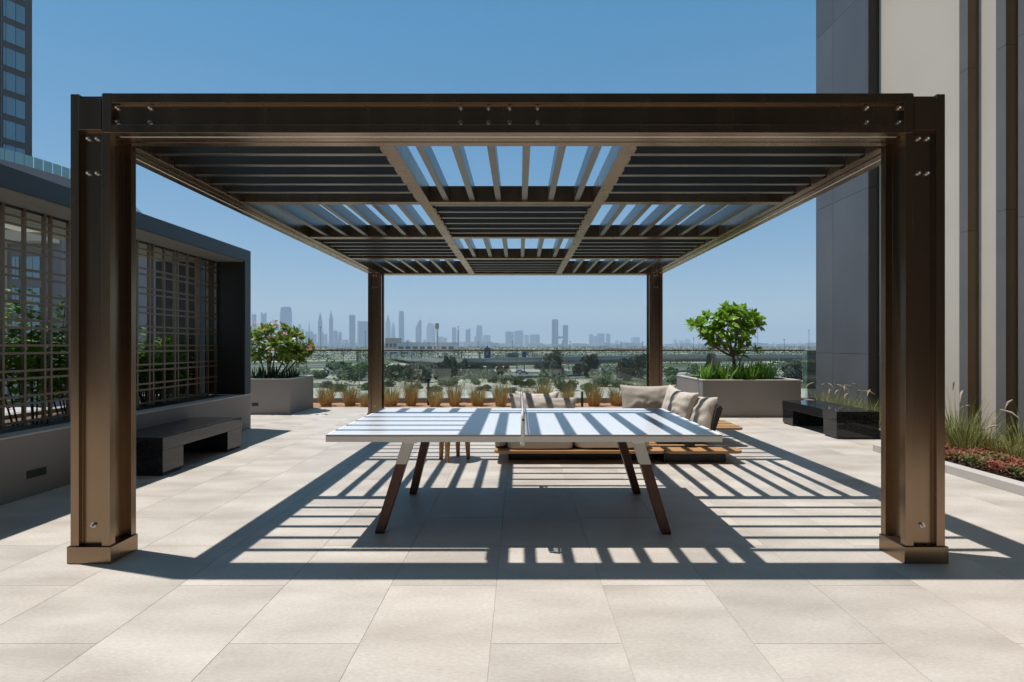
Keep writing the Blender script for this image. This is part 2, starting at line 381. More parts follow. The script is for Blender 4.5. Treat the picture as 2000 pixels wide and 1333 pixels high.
bpy.data.objects["ground"].data.materials.append(ground_material())
def road(name, pts, width, z, m=M_asphalt):
    b = MB(); ps = [Vector((x, y, 0)) for x, y in pts]; prev = None
    for k, p in enumerate(ps):
        t = (ps[min(k + 1, len(ps) - 1)] - ps[max(k - 1, 0)]).normalized(); s = Vector((-t.y, t.x, 0)) * width / 2
        b.v += [tuple(p - s + Vector((0, 0, z))), tuple(p + s + Vector((0, 0, z)))]
        if k: a = 2 * k - 2; b.f.append((a, a + 2, a + 3, a + 1))
    return b.build(name, m, kind="structure")
road("road", [(-400, 235), (-60, 218), (40, 208), (120, 215), (420, 260)], 17, GZ + 0.03)
road("road", [(-600, 330), (-100, 300), (60, 262), (160, 262), (500, 300)], 13, GZ + 0.04)
road("highway", [(-1500, 620), (-200, 560), (300, 560), (1500, 640)], 30, GZ + 0.05)
for nm, pp, wd_ in (("road_line", [(-400, 235), (-60, 218), (40, 208), (120, 215), (420, 260)], 17), ("road_line", [(-600, 330), (-100, 300), (60, 262), (160, 262), (500, 300)], 13)):
    for off in (-wd_ / 2 - .8, 0.0, wd_ / 2 + .8):
        road(nm, [(x, y + off) for x, y in pp], 0.25 if off == 0 else 1.3, GZ + 0.06, M_coping)
M_sand = mat("pale_sand", (0.36, 0.31, 0.235), 0.95, col2=(0.58, 0.52, 0.43), scale=0.16, detail=8, amt=0.4)
sb = MB(); ns = 90
for k in range(ns + 1):
    x = -190 + 380 * k / ns
    sb.v += [(x, 108 + 5 * mnoise.noise((x * .05, 0, 0)), GZ + 0.02), (x, 150 + 12 * mnoise.noise((x * .035, 5, 0)) + 5 * mnoise.noise((x * .16, 9, 0)), GZ + 0.02)]
    if k: a = 2 * k - 2; sb.f.append((a, a + 2, a + 3, a + 1))
sb.build("sand_flat", M_sand, kind="structure")

# ------------------------------------------------------------------ glass railing
rail = empty("glass_railing", (0, 12.87, 0.10), "frameless glass railing with slim metal cap along the terrace edge", "railing")
b = MB()
PWD = 1.268
xs0 = -9.0
for k in range(13):
    x0 = -8.93 + k * PWD; x1 = x0 + PWD - 0.014
    if x0 > 6.9: continue
    x1 = min(x1, 6.86)
    gp = MB().box(x0, x1, 12.862, 12.878, 0.06, 1.2395).build("glass_panel", M_glass, rail)
    MB().box(x1 + .0005, x1 + .0085, 12.863, 12.877, 0.10, 1.2390).build("glass_edge", M_glassedge, gp)
MB().box(-9.0, 6.9, 12.845, 12.895, 1.240, 1.272).build("handrail", M_bronze, rail, bevel=0.004)
for k in range(3):
    y0 = 11.9 - k * PWD
    MB().box(6.872, 6.888, y0 - 0.3, y0 + PWD - 0.32, 0.06, 1.245).build("glass_panel", M_glass, rail)
MB().box(6.86, 6.90, 9.0, 12.84, 1.2455, 1.2675).build("handrail", M_pole, rail, bevel=0.004)
MB().box(6.80, 6.96, 9.0, 12.74, -0.3, 0.10).build("railing_kerb", M_planter, kind="structure")

# ================================================================== PERGOLA
ZB, ZT = 2.715, 2.965        # beam underside and top
YF, YB = 3.36, 9.97          # front faces of the front and the back posts
XL, XR = -2.832, 2.688       # outer faces
perg = empty("pergola", (-0.07, 6.7, 0), "large bronze aluminium pergola with checkerboard slat roof over the table", "pergola")
hx, hy = 0.125, 0.115
PROF = [(-.125, -.115), (-.072, -.115), (-.072, -.085), (.072, -.085), (.072, -.115), (.125, -.115), (.125, -.070), (.078, -.070),
        (.078, .070), (.125, .070), (.125, .115), (.072, .115), (.072, .085), (-.072, .085), (-.072, .115), (-.125, .115),
        (-.125, .070), (-.078, .070), (-.078, -.070), (-.125, -.070)]
bolt_me = None
def bolt_mesh():
    b = MB()
    b.tube([(0, 0.004, 0), (0, -0.004, 0)], [0.0165, 0.0165], 12)
    b.tube([(0, -0.0041, 0), (0, -0.016, 0)], [0.0115, 0.011], 10)
    b.tube([(0, -0.016, 0), (0, -0.0225, 0)], [0.0095, 0.005], 8)
    me = b.mesh("bolt"); me.materials.append(M_steel); return me
BOLT = bolt_mesh()
def bolt(parent, x, y, z, rz=0):
    r = root_of(parent).location
    return inst("bolt", BOLT, parent, (x - r.x, y - r.y, z - r.z), (0, 0, rz))
def post(x, y, s):
    """x, y: centre; s: +1 when the pergola lies towards +x"""
    p = MB().prism([(x + u, y + v) for u, v in PROF], 0.012, ZT - 0.004, lambda u, v, a: (u, v, a)).build("post", M_bronze, perg, bevel=0.002)
    MB().box(x - 0.139, x + 0.139, y - 0.127, y + 0.113, 0.0005, 0.108).build("base_plate", M_bronze, p, bevel=0.003)
    for zz in (2.69, 2.47):
        for dx in (-0.028, 0.028): bolt(p, x + dx - s * 0.005, y - 0.0855, zz)
    bolt(p, x - s * 0.0, y - 0.0855, 0.232)
    MB().box(x - 0.0715, x + 0.0715, y - 0.1185, y - 0.084, 2.735, ZT - 0.033).build("cap_plate", M_bronze, p, bevel=0.002)
    return p
for yy in (YF + hy, YB + hy):
    post(XL + hx, yy, 1); post(XR - hx, yy, -1)
def beam_prof(dep, front=0.0):
    # (u: outward face = 0 to dep inward, v: z)
    return [(0, ZB), (0.066, ZB), (0.066, ZB + 0.012), (0.084, ZB + 0.012), (0.084, ZB), (0.148, ZB), (0.148, ZB + 0.03), (0.164, ZB + 0.03), (0.164, ZB), (dep, ZB),
            (dep, ZT - 0.09), (0.19, ZT - 0.09), (0.19, ZT), (0, ZT), (0, ZT - 0.062), (0.03, ZT - 0.062), (0.03, ZB + 0.052), (0, ZB + 0.052)]
bp = beam_prof(0.228)
IXL, IXR = XL + 0.205, XR - 0.205
f = MB().prism(bp, IXL, IXR, lambda u, v, a: (a, YF - 0.003 + u, v)).build("beam", M_bronze, perg, bevel=0.002)
MB().box(IXL + 0.05, IXR - 0.05, YF + 0.066, YF + 0.079, ZB + 0.003, ZB + 0.010).build("light_strip", M_strip, f)
for sx in (IXL, IXR - 0.056):
    MB().box(sx, sx + 0.056, YF - 0.0045, YF + 0.028, ZB + 0.001, ZT + 0.0005).build("end_plate", M_bronze, f, bevel=0.002)
for zz in (2.885, 2.792):
    for xx in (-2.605 + 0.05, -2.345, 2.21, 2.465 - 0.05): bolt(f, xx, YF + 0.0265, zz)
    for px in (900, 954, 995.5, 1050): bolt(f, PX(px, 3.385), YF + 0.0265, zz)
MB().box(IXL - 0.148, IXR + 0.148, YF + 0.0005 + 0.09, YF + 0.188, ZB + 0.02, ZT - 0.02).build("tie_bar", M_bronze, f)
bk = MB().prism(bp, XL + 0.25, XR - 0.25, lambda u, v, a: (a, YB + 0.23 - u, v)).build("beam", M_bronze, perg, bevel=0.002)
MB().box(XL + 0.3, XR - 0.3, YB + 0.151, YB + 0.164, ZB + 0.003, ZB + 0.010).build("light_strip", M_strip, bk)
for px in (976, 995, 1008, 1026): bolt(bk, PX(px, 9.97), YB - 0.0005, ZB + 0.06)
for side in (0, 1):
    fx = (lambda u, v, a: (XL + u, a, v)) if side == 0 else (lambda u, v, a: (XR - u, a, v))
    o = MB().prism(bp, YF + 0.2305, YB - 0.001, fx).build("beam", M_bronze, perg, bevel=0.002)
    x0 = XL + 0.068 if side == 0 else XR - 0.081
    MB().box(x0, x0 + 0.013, YF + 0.26, YB - 0.03, ZB + 0.003, ZB + 0.010).build("light_strip", M_strip, o)
# dividers
DX = [(-0.942, -0.838), (0.695, 0.793)]
DY = [(4.985, 5.075), (6.595, 6.69), (8.205, 8.305)]
ROWS = [(YF + 0.226, DY[0][0]), (DY[0][1], DY[1][0]), (DY[1][1], DY[2][0]), (DY[2][1], YB)]
COLS = [(XL + 0.229, DX[0][0]), (DX[0][1], DX[1][0]), (DX[1][1], XR - 0.229)]
for x0, x1 in DX:
    MB().box(x0, x1, YF + 0.2255, YB + 0.0005, ZB - 0.001, ZT - 0.095).build("rafter", M_bronze, perg, bevel=0.002)
for y0, y1 in DY:
    for x0, x1 in COLS:
        MB().box(x0 + 0.0005, x1 - 0.0005, y0, y1, ZB + 0.0005, ZT - 0.097).build("cross_beam", M_bronze, perg, bevel=0.002)
SZ0, SZ1 = ZB + 0.018, ZT - 0.105
YS = [[3.60, 3.81, 4.04, 4.275, 4.51, 4.75], None, None, None]
for r, (y0, y1) in enumerate(ROWS):
    for c, (x0, x1) in enumerate(COLS):
        if (r + c) % 2 == 0:      # slats run across
            n = 6
            if r == 0: ys = [3.80, 4.03, 4.265, 4.50, 4.74]
            else: ys = [y0 + (y1 - y0) * (k + 0.42) / 6 for k in range(6)]
            for y in ys:
                b = MB().box(x0 + 0.012, x1 - 0.012, y - 0.022, y + 0.022, SZ0, SZ1)
                b.build("slat", M_slat, perg, bevel=0.0025)
            for xa, xb in ((x0 + 0.0005, x0 + 0.011), (x1 - 0.011, x1 - 0.0005)):
                s = MB(); ed = [y0 + 0.012] + ys + [y1 - 0.012]
                for q in range(len(ed) - 1):
                    s.box(xa, xb, ed[q] + 0.03, ed[q + 1] - 0.03, ZB + 0.004, ZB + 0.055)
                s.build("slat_clip_rail", M_bronze, perg)
        else:                     # slats run away from the viewer
            cx = (x0 + x1) / 2
            for k in range(6):
                x = cx + (k - 2.5) * 0.2445
                MB().box(x - 0.026, x + 0.026, y0 + 0.003, y1 - 0.003, SZ0, SZ1).build("slat", M_slat, perg, bevel=0.0025)

# ================================================================== LEFT SIDE: planter wall, trellis portal
lp = empty("planter_wall", (-4.45, 5.5, 0), "long grey rendered planter wall below the dark trellis portal", "planter")
b = MB().box(-4.65, -4.45, 3.2, 8.83, 0, 0.56)
b.build("front_wall", M_planter, lp, bevel=0.004)
MB().box(-6.45, -4.652, 8.63, 8.83, 0, 0.56).build("end_wall", M_planter, lp)
MB().box(-6.45, -6.25, 3.2, 8.628, 0, 0.52).build("back_wall", M_planter, lp)
MB().box(-4.665, -4.444, 3.2, 8.838, 0.5605, 0.577).build("coping", M_coping, lp, bevel=0.004)
MB().box(-6.248, -4.652, 3.2, 8.628, 0, 0.47).build("soil", M_soil, lp)
def step_light(parent, x, y, z0, z1, L, face):
    if face == 'x': 
        o = MB().box(x, x + 0.003, y, y + L, z0, z1).build("step_light", M_darkplastic, parent)
    else:
        o = MB().box(y, y + L, x - 0.003, x, z0, z1).build("step_light", M_darkplastic, parent)
    return o
step_light(lp, -4.4495, 4.81, 0.165, 0.238, 0.2, 'x')
portal = empty("trellis_portal", (-5.2, 5.5, 0.577), "dark graphite portal frame with deep soffit standing on the planter wall", "portal")
MB().box(-5.93, -4.45, 3.2, 8.83, 2.745, 2.935).build("roof_frame", M_frame, portal, bevel=0.004)
MB().box(-5.90, -4.47, 3.4, 8.63, 2.728, 2.7445).build("soffit", M_soffit, portal)
MB().box(-5.10, -4.45, 8.645, 8.83, 0.578, 2.7445).build("column", M_frame, portal, bevel=0.004)
MB().box(-5.095, -4.462, 8.632, 8.6445, 0.579, 2.7275).build("column_lining", M_darkplastic, portal)
MB().box(-5.895, -5.205, 8.632, 8.6445, 0.579, 2.7275).build("column_lining", M_darkplastic, portal)
MB().box(-5.90, -5.20, 8.645, 8.83, 0.578, 2.7445).build("column", M_frame, portal, bevel=0.004)
MB().box(-5.93, -4.45, 3.2, 3.385, 0.578, 2.7445).build("column", M_frame, portal, bevel=0.004)
white_m = mat("white_soffit_panel", (0.85, 0.85, 0.82), 0.4)  # plain white non-glowing panel under the soffit
MB().box(-5.86, -5.62, 5.88, 6.30, 2.714, 2.7275).build("ceiling_panel", white_m, portal)
trel = empty("trellis", (-4.91, 5.5, 0.577), "bronze lattice trellis of paired thin bars set inside the dark portal", "trellis")
TX0, TX1 = -4.917, -4.885
zl = []
for k in range(-1, 8):
    z = 2.376 - 0.2505 * k
    zl += [z, z - 0.077]
for z in zl:
    if z < 0.6: continue
    MB().box(TX0 + 0.012, TX1 - 0.0008, 3.39, 8.64, z - 0.0115, z + 0.0115).build("bar", M_trel, trel)
k = 0
yc = 8.635 - 0.518 * 13
while yc < 8.66:
    for off in (-0.037, 0.037):
        y = yc + off
        if 3.42 < y < 8.64: MB().box(TX0, TX1, y - 0.0115, y + 0.0115, 0.578, 2.7275).build("bar", M_trel, trel)
    ys = yc + 0.259
    if 3.42 < ys < 8.6: MB().box(TX0, TX1, ys - 0.0115, ys + 0.0115, 0.578, 2.7275).build("bar", M_trel, trel)
    yc += 0.518
MB().box(TX0 - 0.02, TX1 - 0.015, 3.39, 8.64, 2.700, 2.7275).build("top_rail", M_darkplastic, trel)

# ------------------------------------------------------------------ benches
def bench(name, x0, x1, y0, y1, label, outx):
    o = empty(name, ((x0 + x1) / 2, (y0 + y1) / 2, 0), label, "bench")
    MB().box(x0, x1, y0, y1, 0.268, 0.405).build("seat_slab", M_black, o, bevel=0.004)
    for ya, yb in ((y0 + 0.004, y0 + 0.35), (y1 - 0.35, y1 - 0.004)):
        l = MB().box(x0 + 0.004, x1 - 0.004, ya, yb, 0.022, 0.266).build("leg", M_black, o, bevel=0.003)
        MB().box(x0 + 0.02, x1 - 0.02, ya + 0.016, yb - 0.016, 0, 0.0215).build("plinth", M_darkplastic, l)
    return o
bench("stone_bench", -4.40, -3.74, 5.59, 7.19, "polished black granite bench against the planter wall under the trellis", 1)
bench("stone_bench", 4.65, 5.28, 7.80, 9.41, "polished black granite bench in front of feathery grasses by the building", -1)

# ------------------------------------------------------------------ box planters
def box_planter(x0, x1, y0, y1, h, label):
    o = empty("box_planter", ((x0 + x1) / 2, (y0 + y1) / 2, 0), label, "planter")
    t = 0.10
    MB().box(x0, x1, y0, y0 + t, 0, h - 0.02).build("wall", M_planter, o)
    MB().box(x0, x1, y1 - t, y1, 0, h - 0.02).build("wall", M_planter, o)
    MB().box(x0, x0 + t, y0 + t + .0005, y1 - t - .0005, 0, h - 0.02).build("wall", M_planter, o)
    MB().box(x1 - t, x1, y0 + t + .0005, y1 - t - .0005, 0, h - 0.02).build("wall", M_planter, o)
    c = MB()
    c.box(x0 - .006, x1 + .006, y0 - .006, y0 + t, h - .0195, h); c.box(x0 - .006, x1 + .006, y1 - t, y1 + .006, h - .0195, h)
    c.box(x0 - .006, x0 + t, y0 + t + .0004, y1 - t - .0004, h - .0195, h); c.box(x1 - t, x1 + .006, y0 + t + .0004, y1 - t - .0004, h - .0195, h)
    c.build("coping", M_coping, o)
    MB().box(x0 + t + .001, x1 - t - .001, y0 + t + .001, y1 - t - .001, 0, h - 0.07).build("soil", M_soil, o)
    return o
boxR = box_planter(3.505, 5.385, 10.17, 11.84, 0.715, "square grey planter box holding the round-crowned green tree")
boxL = box_planter(-6.30, -4.56, 10.58, 11.80, 0.715, "grey planter box holding the pink flowering shrub")
step_light(boxL, 10.5795, -5.31, 0.17, 0.235, 0.13, 'y')

# ------------------------------------------------------------------ right-hand building and planting bed
bld = empty("building", (7.5, 8, 0), "beige building with dark stone corner pier and slim vertical fins", "building")
MB().box(6.5, 12.0, 3.9, 10.6, 0, 62).build("wall", M_beige, bld)
MB().box(6.5, 12.0, -14, 3.895, 0, 14).build("unseen_dark_wall", M_darkfac, bld)  # unseen stretch, made dark so the right post reflects it as dark
MB().box(6.5, 12.0, -14, 3.895, 14.01, 62).build("unseen_upper_wall", M_beige, bld)  # unseen upper part, raised to cut blue sky light on the terrace
PZs = [0.02, 1.22, 4.23, 7.84, 11.4, 15.0, 18.6, 22.2, 26.0]
MB().box(6.33, 6.72, 9.64, 11.28, 0, 26).build("pier_core", M_darkplastic, bld)
for k in range(len(PZs) - 1):
    for ya, yb in ((9.62, 10.688), (10.694, 11.30)):
        MB().box(6.30, 6.329, ya, yb, PZs[k], PZs[k + 1] - 0.006).build("cladding_panel", M_stone, bld)
for k in range(len(PZs) - 1):
    MB().box(6.33, 6.52, 9.612, 9.639, PZs[k], PZs[k + 1] - 0.006).build("cladding_panel", M_darkplastic, bld)
for i, yf in enumerate((7.53, 6.94, 6.62, 6.0, 5.4, 4.8, 4.2)):
    fz = [0.02, 3.0 + 0.15 * (i % 2), 5.3, 8.6, 12, 16, 20, 26]
    for k in range(len(fz) - 1):
        MB().box(6.352, 6.499, yf, yf + 0.15, fz[k], fz[k + 1] - 0.005).build("fin", M_finfront, bld)
        MB().box(6.346, 6.3515, yf + 0.002, yf + 0.148, fz[k], fz[k + 1] - 0.005).build("fin_panel", M_finend, bld)
bed = empty("planting_bed", (5.5, 6.0, 0), "low kerbed planting bed along the foot of the beige building", "planter")
MB().box(4.60, 4.75, -6, 6.93, 0, 0.088).build("kerb", M_coping, bed, bevel=0.004)
MB().box(4.752, 5.45, 6.78, 6.93, 0, 0.088).build("kerb", M_coping, bed, bevel=0.004)
MB().box(5.30, 5.45, 6.932, 10.9, 0, 0.12).build("kerb", M_planter, bed)
MB().box(4.752, 6.498, -6, 6.778, 0, 0.065).build("soil", M_soil, bed)
MB().box(5.452, 6.299, 6.932, 11.4, 0, 0.09).build("soil", M_soil, bed)
MB().box(6.3, 6.498, 6.932, 9.6, 0, 0.085).build("soil", M_soil, bed)

# building the terrace belongs to, behind the viewer
hb = empty("building", (0, -6, 0), "dark stone and glass tower front behind the viewer facing the terrace", "building")
MB().box(-13, 6.45, -7.0, -5.6, 0, 11.8).build("wall", M_darkfac, hb)
MB().box(-13, 6.45, -7.0, -5.6, 11.81, 62).build("unseen_upper_wall", M_beige, hb)  # unseen upper storeys, raised and made beige to block sky and warm the fill
for k in range(3):
    for q in range(7):
        x0 = -12.4 + q * 2.7
        MB().box(x0, x0 + 1.3, -5.599, -5.56, 0.1 + k * 3.9, 3.2 + k * 3.9).build("window", M_carglass, hb)

# ================================================================== PING-PONG TABLE
TX_L, TX_R, TY_F, TY_B = -1.336, 1.403, 3.675, 5.20
tt = empty("tennis_table", (0.033, 4.44, 0), "white table tennis table with splayed dark wooden legs under the pergola", "table")
top = MB().box(TX_L, TX_R, TY_F, TY_B, 0.7535, 0.760).build("table_top", M_ttop, tt, bevel=0.0012)
MB().box(TX_L + .001, TX_R - .001, TY_F + .001, TY_B - .001, 0.7475, 0.7532).build("shade_band", M_shadeline, top)  # dark band coloured in for the thin shadow line at the table edge
ln = MB()
ln.box(TX_L + .004, TX_R - .004, TY_F + .004, TY_F + .020, 0.7602, 0.7606); ln.box(TX_L + .004, TX_R - .004, TY_B - .020, TY_B - .004, 0.7602, 0.7606)
ln.box(TX_L + .004, TX_L + .020, TY_F + .0205, TY_B - .0205, 0.7602, 0.7606); ln.box(TX_R - .020, TX_R - .004, TY_F + .0205, TY_B - .0205, 0.7602, 0.7606)
ln.box(0.062, 0.069, TY_F + .0205, TY_B - .0205, 0.7602, 0.7606)
ln.build("boundary_line", M_tape, top)
fr = MB()
fr.box(TX_L, TX_R, TY_F + .0005, TY_F + .04, 0.708, 0.7472); fr.box(TX_L, TX_R, TY_B - .04, TY_B - .0005, 0.708, 0.7472)
fr.box(TX_L, TX_L + .04, TY_F + .0405, TY_B - .0405, 0.708, 0.7472); fr.box(TX_R - .04, TX_R, TY_F + .0405, TY_B - .0405, 0.708, 0.7472)
fr.build("apron", M_white, tt)
MB().box(-0.80, -0.72, TY_F + .041, TY_B - .041, 0.69, 0.7470).build("cross_rail", M_white, tt)
MB().box(0.79, 0.87, TY_F + .041, TY_B - .041, 0.69, 0.7470).build("cross_rail", M_white, tt)
def table_leg(tx, ty, fx, fy):
    T = Vector((tx, ty, 0.742)); F = Vector((fx, fy, 0.0))
    def sec(t, h):
        p = T.lerp(F, t); return [(p.x - h, p.y - h, p.z), (p.x + h, p.y - h, p.z), (p.x + h, p.y + h, p.z), (p.x - h, p.y + h, p.z)]
    def loft(name, m, parent, ts):
        b = MB()
        for t, h in ts: b.v += sec(t, h)
        for k in range(len(ts) - 1):
            for j in range(4):
                j2 = (j + 1) % 4; b.f.append((4 * k + j, 4 * k + 4 + j, 4 * k + 4 + j2, 4 * k + j2)[::-1])
        b.f.append((3, 2, 1, 0)); n = 4 * (len(ts) - 1); b.f.append((n, n + 1, n + 2, n + 3))
        me = b
        o = me.build(name, m, parent, bevel=0.004); return o
    l = loft("leg", M_walnut, tt, [(0.325, 0.0385), (0.985, 0.0345)])
    loft("leg_sleeve", M_white, l, [(0.012, 0.040), (0.33, 0.0405)])
    loft("foot_pad", M_darkplastic, l, [(0.986, 0.032), (1.0, 0.032)])
table_leg(-0.800, 3.99, -1.025, 3.92)
table_leg(-0.800, 4.89, -0.985, 4.95)
table_leg(0.865, 3.99, 1.075, 3.90)
table_leg(0.865, 4.89, 1.095, 4.95)
net = empty("table_tennis_net", (0.025, 4.44, 0.76), "white net clamped across the middle of the table, seen edge-on", "net")
nb = MB()
NY0, NY1 = 3.612, 5.262
n1, n2 = 84, 8
for i in range(n1 + 1):
    y = NY0 + (NY1 - NY0) * i / n1; nb.box(0.0238, 0.0252, y - .0008, y + .0008, 0.768, 0.896)
for j in range(n2 + 1):
    z = 0.768 + 0.128 * j / n2; nb.box(0.0235, 0.0255, NY0, NY1, z - .0008, z + .0008)
o = nb.build("mesh", M_net, net); o["kind"] = "stuff"
MB().box(0.021, 0.028, NY0, NY1, 0.8968, 0.912).build("top_tape", M_tape, net)
for yy, s in ((3.612, -1), (5.262, 1)):
    p = MB().tube([(0.025, yy + s * .016, 0.70), (0.025, yy + s * .016, 0.84), (0.026, yy + s * .012, 0.89), (0.027, yy + s * .004, 0.925)], [0.0145, 0.0145, 0.0135, 0.012], 10).build("net_post", M_white, net, smooth=True)
    MB().box(0.008, 0.042, min(yy, yy - s * .075), max(yy, yy - s * .075), 0.694, 0.7065).build("clamp", M_white, p)
    MB().tube([(0.026, yy + s * .02, 0.872), (0.026, yy + s * .033, 0.874)], 0.008, 8).build("knob", M_darkplastic, p)

# ================================================================== SOFA
def superbox(cx, cy, cz, sx, sy, sz, e=0.28, rot=None, wob=0.010, nu=28, nv=16, seed=0):
    b = MB()
    def sg(v, p): return math.copysign(abs(v) ** p, v)
    for j in range(nv + 1):
        ph = -math.pi / 2 + math.pi * j / nv
        for i in range(nu):
            th = 2 * math.pi * i / nu
            p = Vector((sx / 2 * sg(math.cos(ph), e) * sg(math.cos(th), e), sy / 2 * sg(math.cos(ph), e) * sg(math.sin(th), e), sz / 2 * sg(math.sin(ph), e)))
            q = p * 5 + Vector((seed * 7.3, seed, 0)); p += Vector((mnoise.noise(q), mnoise.noise(q + Vector((9, 0, 0))), mnoise.noise(q + Vector((0, 9, 0))))) * wob
            if rot is not None: p = rot @ p
            b.v.append((cx + p.x, cy + p.y, cz + p.z))
    for j in range(nv):
        for i in range(nu):
            i2 = (i + 1) % nu; b.f.append((j * nu + i, j * nu + i2, (j + 1) * nu + i2, (j + 1) * nu + i))
    return b
def pillow(cx, cy, cz, W, H, T, rot, seed=0, n=26, pinch=0.10):
    """an upholstered cushion with pointed corners, standing in the local xz plane"""
    b = MB()
    for side in (-1, 1):
        for j in range(n + 1):
            for i in range(n + 1):
                u = -1 + 2 * i / n; v = -1 + 2 * j / n
                th = ((1 - abs(u) ** 2.6) * (1 - abs(v) ** 2.6)) ** 0.42
                px = u * W / 2 * (1 - pinch * (1 - v * v) * 0.6); pz = v * H / 2 * (1 - pinch * (1 - u * u))
                wr = 0.016 * mnoise.noise((u * 3 + seed, v * 3, side)) + 0.012 * mnoise.noise((u * 7 + seed, v * 3, side * 2))
                p = rot @ Vector((px, side * (T / 2 * th + wr * th), pz)); b.v.append((cx + p.x, cy + p.y, cz + p.z))
    m = (n + 1) ** 2
    for j in range(n):
        for i in range(n):
            a = j * (n + 1) + i; q = (a, a + 1, a + n + 2, a + n + 1)
            b.f.append(q); b.f.append(tuple(m + k for k in q)[::-1])
    return b
def rx(a): return Matrix.Rotation(R(a), 3, 'X')
def rz(a): return Matrix.Rotation(R(a), 3, 'Z')
def board(x0, x1, y0, y1, z0, z1, c=0.07):
    """a teak board with rounded corners"""
    P = []
    for cx, cy, a0 in ((x1 - c, y1 - c, 0), (x0 + c, y1 - c, 90), (x0 + c, y0 + c, 180), (x1 - c, y0 + c, 270)):
        for k in range(5): a = R(a0 + 22.5 * k); P.append((cx + c * math.cos(a), cy + c * math.sin(a)))
    return MB().prism(P, z0, z1, lambda u, v, a: (u, v, a))
sofa = empty("platform_sofa", (1.2, 6.9, 0), "low teak platform corner sofa with sand cushions behind the table", "sofa")
SY = 6.16
pl = MB()
board(-0.29, 1.70, SY, SY + 0.92, 0.122, 0.157).build("platform", M_teak, sofa, bevel=0.006)
board(1.703, 2.60, SY, SY + 1.05, 0.120, 0.155).build("ledge", M_teak, sofa, bevel=0.006)
board(2.02, 3.05, SY + 1.053, SY + 1.80, 0.225, 0.26).build("ledge", M_teak, sofa, bevel=0.006)
board(0.35, 2.015, SY + 1.053, SY + 2.15, 0.150, 0.185).build("platform", M_teak, sofa, bevel=0.006)
MB().box(-0.13, 1.60, SY + 0.26, SY + 0.80, 0.0, 0.1215).build("plinth", M_darkplastic, sofa, bevel=0.003)
MB().box(1.70, 2.43, SY + 0.10, SY + 0.9, 0.0, 0.1195).build("plinth", M_darkplastic, sofa, bevel=0.003)
MB().box(0.6, 2.7, SY + 1.25, SY + 2.0, 0.0, 0.1495).build("plinth", M_darkplastic, sofa, bevel=0.003)
MB().box(2.02, 2.10, SY + 0.2, SY + 0.9, 0.1555, 0.262).build("bracket", M_darkplastic, sofa)
MB().box(1.68, 2.28, SY + 0.42, SY + 0.88, 0.262, 0.286).build("tray_table", M_darkplastic, sofa, bevel=0.004)
superbox(0.245, SY + 0.46, 0.260, 0.78, 0.84, 0.21, 0.2, seed=1).build("seat_cushion", M_fabric, sofa, smooth=True)
superbox(-0.215, SY + 0.50, 0.242, 0.16, 0.78, 0.16, 0.5, seed=5).build("bolster", M_fabric, sofa, smooth=True)
superbox(1.095, SY + 0.47, 0.258, 0.91, 0.86, 0.195, 0.3, seed=2).build("seat_cushion", M_fabric2, sofa, smooth=True)
superbox(1.05, SY + 1.60, 0.285, 1.2, 0.95, 0.20, 0.22, seed=3).build("seat_cushion", M_fabric, sofa, smooth=True)
pillow(0.31, SY + 0.80, 0.505, 0.92, 0.46, 0.20, Matrix.Rotation(R(3), 3, "Y") @ rx(-22), 1, pinch=0.17).build("back_cushion", M_fabric, sofa, smooth=True)
pillow(0.25, SY + 1.08, 0.545, 0.62, 0.46, 0.22, rx(-24), 2, pinch=0.24).build("back_cushion", M_fabric2, sofa, smooth=True)
pillow(1.83, SY + 1.35, 0.565, 0.80, 0.52, 0.22, rx(-14), 4, pinch=0.10).build("back_cushion", M_fabric, sofa, smooth=True)
bs = MB()
for k in range(9):
    y = SY + 0.42 + k * 0.085
    bs.tube([(2.32, y, 0.19), (2.40, y, 0.40), (2.465, y + .01, 0.60)], 0.014, 6)
MB().prism([(2.30, 0.184), (2.36, 0.184), (2.50, 0.60), (2.47, 0.645), (2.42, 0.62)], SY + 0.36, SY + 1.04, lambda u, v, a: (u, a, v)).build("side_back", M_strap, sofa, bevel=0.012)
tag(pillow(2.06, SY + 0.74, 0.575, 0.52, 0.52, 0.22, rz(-58) @ rx(-14) @ Matrix.Rotation(R(9), 3, "Y"), 7, pinch=0.18).build("pillow", M_fabric2, origin=(2.06, SY + 0.74, 0.33), smooth=True),
    "upright ivory throw pillow, the taller pointed one beside the back cushion", "pillow", "throw pillows on the sofa")
tag(pillow(2.265, SY + 0.60, 0.515, 0.52, 0.47, 0.24, rz(-64) @ rx(-18), 9, pinch=0.09).build("pillow", M_fabric2, origin=(2.265, SY + 0.60, 0.30), smooth=True),
    "plump ivory throw pillow leaning on the dark rope sofa side", "pillow", "throw pillows on the sofa")

# ------------------------------------------------------------------ teak stool
st = empty("side_table", (-0.80, 6.45, 0), "round teak stool with tapered legs behind the table, half hidden", "stool")
tp = [(-0.80 + 0.235 * math.cos(2 * math.pi * k / 40), 6.45 + 0.235 * math.sin(2 * math.pi * k / 40)) for k in range(40)]
MB().prism(tp, 0.40, 0.435, lambda u, v, a: (u, v, a)).build("stool_top", M_teak, st, bevel=0.006)
for fx, fy in ((-0.945, 6.44), (-0.845, 6.25), (-0.615, 6.44), (-0.76, 6.62)):
    cx, cy = -0.80, 6.45
    MB().tube([(fx, fy, 0), (fx * 0.9 + cx * 0.1, fy * 0.9 + cy * 0.1, 0.3995)], [0.022, 0.040], 12).build("leg", M_teakv, st, smooth=True)

